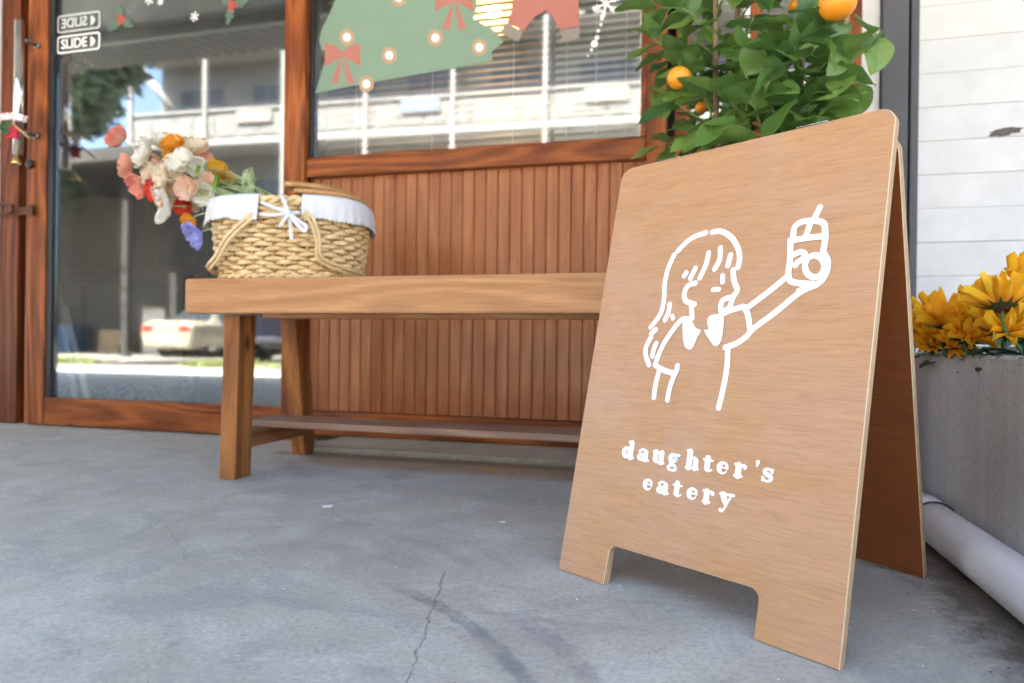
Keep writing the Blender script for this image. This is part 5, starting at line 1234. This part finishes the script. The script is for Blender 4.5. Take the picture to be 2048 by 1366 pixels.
gm_ = t.n('ShaderNodeNewGeometry'); c = t.mix(t.math('MULTIPLY', gm_.outputs['Backfacing'], .45), c, (.17, .28, .10))
t.base(c); t.rough(.36); tl = t.n('ShaderNodeBsdfTranslucent'); t.l(t.mix(.5, c, (.20, .38, .05)), tl.inputs[0]); mx = t.n('ShaderNodeMixShader'); mx.inputs[0].default_value = .36
t.l(t.b.outputs[0], mx.inputs[1]); t.l(tl.outputs[0], mx.inputs[2]); t.l(mx.outputs[0], t.out.inputs[0]); t.bump(t.noise(t.coord('Object', (120, 40, 1)), 1, 3), .15, .001)
M['cleaf'] = t.m
LM = [leaf_mesh(.078, .025, .30, .10, .2, M['cleaf']), leaf_mesh(.070, .026, .15, .22, -.3, M['cleaf']), leaf_mesh(.062, .022, .45, .05, .4, M['cleaf']), leaf_mesh(.085, .028, .22, .16, -.1, M['cleaf'])]
tbark = plain('pale_brown_bark', (.30, .19, .10), .8, var=.35, scale=40, bump=.5); twig = plain('green_twig', (.16, .22, .06), .6, var=.2)
ot = thing('orange_tree', 'small potted orange tree with glossy green leaves behind the board sign', 'tree', (.14, 1.58, 0)); oo = Vector((.14, 1.58, 0))
pot = MB().lathe([(.001, .0005), (.10, .0005), (.13, .22), (.14, .225), (.14, .25), (.125, .25), (.12, .225), (.001, .22)], seg=36); pot.build('pot', plain('terracotta', (.38, .15, .08), .8), ot)
ro = random.Random(17); leafN = 0
FR = [(at(px, py, y) - oo, r) for (px, py, y, r) in ((1358, 156, 1.40, .0235), (1675, 6, 1.27, .031), (1402, 215, 1.50, .013), (1588, 12, 1.52, .012), (1530, -60, 1.4, .024))]
def add_leaf(p, d, mi=None):
    global leafN
    if mi is None:
        eye = Vector((0, 0, CAM_H)) - oo
        for f_, r_f in FR:                                   # leaves part round the fruit
            for q in (p, p + Vector(d).normalized() * .045):
                a = (f_ - eye); t_ = (q - eye).dot(a) / a.dot(a)
                if t_ < 1.02 and ((q - eye) - a * t_).length < r_f * t_ + .016: return
    if (p.x > .17 and p.z < .86) or p.x > .215: return
    d = Vector(d).normalized()
    if (p + d * .08).x > .165 and d.x > 0: d.x = -d.x * .6; d.normalize()
    upv = Vector((ro.gauss(0, .35), ro.gauss(-.25, .35), 1)).normalized()
    xx = d.cross(upv).normalized(); zz = xx.cross(d)
    m = Matrix((xx, d, zz)).transposed().to_4x4(); m.translation = p
    s = ro.uniform(.78, 1.22); link('leaf', LM[ro.randrange(4) if mi is None else mi], ot, m @ Matrix.Scale(s, 4)); leafN += 1
def twig_line(P, leaves=6, r0=.0026, wood=False):
    S = spline(P, 6); n = len(S); MB().tube(S, [r0 * (1 - .65 * i / (n - 1)) for i in range(n)], 7).build('branch', tbark if wood else twig, ot)
    for k in range(leaves):
        i = int((n - 2) * (.22 + .75 * k / max(1, leaves - 1))); t_ = (S[i + 1] - S[i]).normalized(); a = 2.4 * k + ro.uniform(-.5, .5)
        o1 = t_.orthogonal().normalized(); o2 = t_.cross(o1); rad = o1 * math.cos(a) + o2 * math.sin(a)
        dd = t_ * .55 + rad * .8 + Vector((0, -.12, -.18)); add_leaf(S[i], dd)
    add_leaf(S[-1], S[-1] - S[-2])
trunks = [[(.0, 0, .22), (-.03, -.02, .45), (-.075, -.05, .66), (-.095, -.05, .80), (-.10, -.03, 1.1)], [(.01, .01, .22), (.0, 0, .55), (-.045, .01, .78), (-.055, .0, 1.0), (-.03, .02, 1.35)], [(.02, -.01, .22), (.06, -.02, .5), (.075, .0, .78), (.085, .01, 1.0), (.11, .02, 1.35)], [(.0, -.02, .22), (.04, -.06, .5), (.11, -.08, .72), (.15, -.07, .95), (.17, -.05, 1.2)]]
for i, T_ in enumerate(trunks):
    S = spline(T_, 8); MB().tube(S, [.0105 * (1 - .55 * k / len(S)) for k in range(len(S))], 9).build('trunk', tbark, ot)
    n = len(S)
    for k in range(11):
        q = S[int(n * (.42 + .56 * k / 11))]; a = k * 2.39 + i * 1.3
        d = Vector((math.cos(a) * 1.0, math.sin(a) * .75, .35)); L = ro.uniform(.09, .19)
        if q.z > 1.25: L *= .8
        if q.x + d.x * L < -.22 or q.x + d.x * L > .24: L *= .6
        e = q + d * L; twig_line([q, q + d * L * .5 + Vector((0, 0, .02)), e + Vector((0, 0, ro.uniform(-.04, .03)))], ro.randint(4, 6))
def W2(px, py, y): return at(px, py, y) - oo
# sprays placed where the photograph shows them
for P, lv in (([W2(1435, 262, 1.50), W2(1392, 160, 1.46), W2(1335, 100, 1.45), W2(1300, 75, 1.45)], 7), ([W2(1522, 262, 1.44), W2(1500, 170, 1.40), W2(1482, 118, 1.40), W2(1508, 30, 1.40)], 6),
              ([W2(1440, 255, 1.47), W2(1390, 232, 1.42), W2(1350, 205, 1.42)], 6), ([W2(1500, 280, 1.46), W2(1450, 262, 1.40), W2(1415, 268, 1.38)], 5), ([W2(1600, 250, 1.46), W2(1640, 205, 1.42), W2(1690, 190, 1.40)], 6),
              ([W2(1610, 170, 1.42), W2(1660, 120, 1.38), W2(1705, 100, 1.37)], 6), ([W2(1580, 120, 1.40), W2(1620, 70, 1.36), W2(1670, 60, 1.34)], 6), ([W2(1550, 230, 1.44), W2(1530, 190, 1.38), W2(1545, 150, 1.37)], 5),
              ([W2(1480, 235, 1.42), W2(1465, 205, 1.38), W2(1440, 190, 1.37)], 4), ([W2(1590, 270, 1.40), W2(1620, 235, 1.37), W2(1665, 240, 1.36)], 5), ([W2(1420, 60, 1.46), W2(1370, 20, 1.42), W2(1320, 15, 1.42)], 6)):
    twig_line(P, lv)
og_ = NT('orange_peel'); v = og_.coord(); og_.base(og_.mix(og_.noise(v, 20, 3), (.86, .27, .01), (.92, .36, .02))); og_.rough(.38); og_.b.inputs['Subsurface Weight'].default_value = .15; og_.b.inputs['Subsurface Radius'].default_value = (.01, .004, .001)
vo = og_.n('ShaderNodeTexVoronoi'); og_.l(v, vo.inputs[0]); vo.inputs['Scale'].default_value = 480; og_.bump(vo.outputs['Distance'], .18, .0006)
cal_m = plain('calyx', (.10, .16, .04), .7)
for (px, py, y, r) in ((1358, 156, 1.40, .0235), (1675, 6, 1.27, .031), (1402, 215, 1.56, .013), (1588, 12, 1.58, .012), (1530, -60, 1.4, .024)):
    c_ = W2(px, py, y); o = MB().ball((0, 0, 0), r, 22, 14, sq=(1, 1, .93)).build('orange_fruit', og_.m, ot, Matrix.Translation(c_))
    MB().lathe([(.0005, r * .95), (.003, r * .94), (.004, r * .92)], seg=6).tube([(0, 0, r * .9), (.001, 0, r * 1.5)], .0011, 6).build('calyx', cal_m, o)
for p, d, mi in ((W2(1340, 178, 1.41), (.9, -.2, -.1), 1), (W2(1320, 200, 1.42), (.9, -.3, .1), 3), (W2(1385, 150, 1.42), (-.9, .1, .2), 3), (W2(1688, 50, 1.31), (.9, -.2, .2), 3), (W2(1652, 48, 1.31), (-.8, -.1, -.3), 1), (W2(1622, 34, 1.32), (.6, -.3, .4), 0),
                (W2(1420, 285, 1.34), (.9, -.3, .15), 3), (W2(1470, 235, 1.34), (-.8, -.3, -.5), 3), (W2(1435, 190, 1.34), (.85, -.2, -.1), 1), (W2(1545, 140, 1.33), (-.5, -.2, -.6), 3), (W2(1595, 200, 1.33), (-.7, -.2, -.7), 3), (W2(1620, 205, 1.33), (.9, -.2, .05), 3),
                (W2(1500, 95, 1.36), (.4, -.2, -.1), 1), (W2(1560, 105, 1.36), (-.9, -.2, .25), 3)): add_leaf(p, d, mi)
for k in range(66):
    px = ro.uniform(1300, 1670); py = ro.uniform(-60, 290 - (px - 1300) * .12); add_leaf(W2(px, py, ro.uniform(1.40, 1.70)), (ro.gauss(0, 1), ro.gauss(0, .5), ro.gauss(-.1, .5)))
# ------------------------------------------------------------------ hanger on the door handle
hg = thing('door_hanger', 'red felt star with a dotted ribbon and a gold bell on the door handle', 'decoration', (-2.40, 1.93, 1.10)); ho_ = Vector((-2.40, 1.93, 1.10))
def H2(px, py, y): return at(px, py, y) - ho_
felt = plain('red_felt', (.40, .02, .04), .95, var=.1, scale=80, bump=.4)
rib = NT('polka_ribbon'); v = rib.coord('Object', (1, 1, 1)); vo = rib.n('ShaderNodeTexVoronoi'); rib.l(v, vo.inputs[0]); vo.inputs['Scale'].default_value = 75; rib.base(rib.mix(rib.ramp(vo.outputs['Distance'], [(.36, 0), (.42, 1)]), (.55, .03, .04), (.82, .80, .78))); rib.rough(.7)
mb = MB().tube(spline([H2(-14, 238, 1.93), H2(4, 234, 1.925), H2(28, 232, 1.92), H2(44, 236, 1.93), H2(54, 240, 1.945)], 6), .013, 10, flat=.35, up=(0, -1, 0))
mb.tube(spline([H2(22, 236, 1.93), H2(34, 246, 1.955), H2(48, 240, 1.965), H2(40, 232, 1.975)], 5), .010, 8, flat=.35, up=(0, -1, 0)); mb.build('ribbon', rib.m, hg)
c_ = H2(26, 264, 1.925); star = []
for i in range(10):
    a = PI / 2 + PI * i / 5; r = .043 if i % 2 == 0 else .024; star.append((c_.x + r * math.cos(a), c_.z + r * .85 * math.sin(a)))
MB().prism(star, .010, M=Matrix.Translation((0, c_.y - .005, 0))).build('felt_star', felt, hg)
a, b_ = H2(26, 247, 1.91), H2(58, 276, 1.91); d_ = (b_ - a).normalized(); MB().tube([a, b_], .006, 6, flat=.4).build('wooden_strip', plain('pale_wood_strip', (.55, .38, .18), .6), hg)
for i, (x, z, a_) in enumerate(((4, 256, 2.9), (12, 252, 2.5), (8, 262, 3.3))): link('felt_leaf', petal_mesh('felt_leaf', .035, .010, .1, .03, xg, i, nu=4, nv=5), hg, Matrix.Translation(H2(x + 12, z, 1.917)) @ Matrix.Rotation(-a_ + PI / 2, 4, 'Y') @ Matrix.Rotation(PI / 2, 4, 'X'))
MB().tube([H2(32, 280, 1.93), H2(33, 314, 1.93)], .0012, 5).build('string', plain('gold_string', (.65, .42, .08), .5), hg)
MB().lathe([(.001, .022), (.006, .021), (.010, .014), (.0125, .004), (.016, -.003), (.0145, -.003), (.010, .006), (.001, .012)], seg=18, M=Matrix.Translation(H2(33, 326, 1.93))).build('bell', M['brass'], hg)
# ------------------------------------------------------------------ litter
def scrap(px, py, w, h, ang, col, label, name='paper_scrap', cat='litter'):
    p = at(px, py, 1.0); k_ = CAM_H / (CAM_H - p.z); x, y = p.x * k_, 1.0 * k_; r = random.Random(px)
    n = 9; pts = [(w / 2 * math.cos(2 * PI * i / n) * r.uniform(.8, 1.15), h / 2 * math.sin(2 * PI * i / n) * r.uniform(.75, 1.2)) for i in range(n)]
    mb = MB().add([(a_, b__, .0006 + .0012 * r.random()) for a_, b__ in pts] + [(a_, b__, .0) for a_, b__ in pts], [tuple(range(n)), tuple(reversed(range(n, 2 * n)))] + [(n + i, n + (i + 1) % n, (i + 1) % n, i) for i in range(n)])
    props(mb.build(name, col, None, Matrix.Translation((x, y, .0005)) @ Matrix.Rotation(ang, 4, 'Z')), label, cat)
wpap = plain('scrap_white', (.72, .72, .74), .7); ypet = plain('fallen_yellow_petal', (.70, .40, .03), .7)
scrap(655, 1013, .020, .020, .5, wpap, 'small white paper scrap on the pavement below the left bench leg'); scrap(1005, 1045, .013, .008, .1, wpap, 'tiny white paper scrap on the pavement left of the board sign')
scrap(981, 941, .030, .026, .2, ypet, 'fallen yellow petal on the pavement under the bench', 'fallen_petal', 'petal')
scrap(751, 868, .012, .010, .2, wpap, 'tiny white scrap at the foot of the beadboard under the bench')
r_ = random.Random(44); db = MB()
for i in range(420):
    y = r_.uniform(.55, 1.5); x = .372 - abs(r_.gauss(0, .03)); s = r_.uniform(.0008, .0028); a = r_.uniform(0, 6.28)
    p = Vector((x, y, .0012)); u_ = Vector((math.cos(a), math.sin(a), 0)) * s; w_ = Vector((-math.sin(a), math.cos(a), 0)) * s * .5
    db.add([p - u_, p + w_, p + u_, p - w_, p + Vector((0, 0, s * .7))], [(0, 1, 4), (1, 2, 4), (2, 3, 4), (3, 0, 4)])
props(db.build('grit', plain('grit', (.14, .10, .07), .95, var=.6, scale=90)), 'dark grit and dry debris gathered along the drain pipe', 'dirt', kind='stuff')
db = MB()
for i in range(90):
    x = r_.uniform(-1.6, .3); y = r_.uniform(.5, 1.78); s = r_.uniform(.0004, .0011) * (1 + y * .4)
    db.add([(x - s, y, .0008), (x, y - s * .8, .0008), (x + s, y, .0008), (x, y + s * .8, .0008), (x, y, .0008 + s)], [(0, 1, 4), (1, 2, 4), (2, 3, 4), (3, 0, 4)])
props(db.build('paint_crumbs', wpap), 'scattered white crumbs on the concrete pavement', 'litter', kind='stuff')
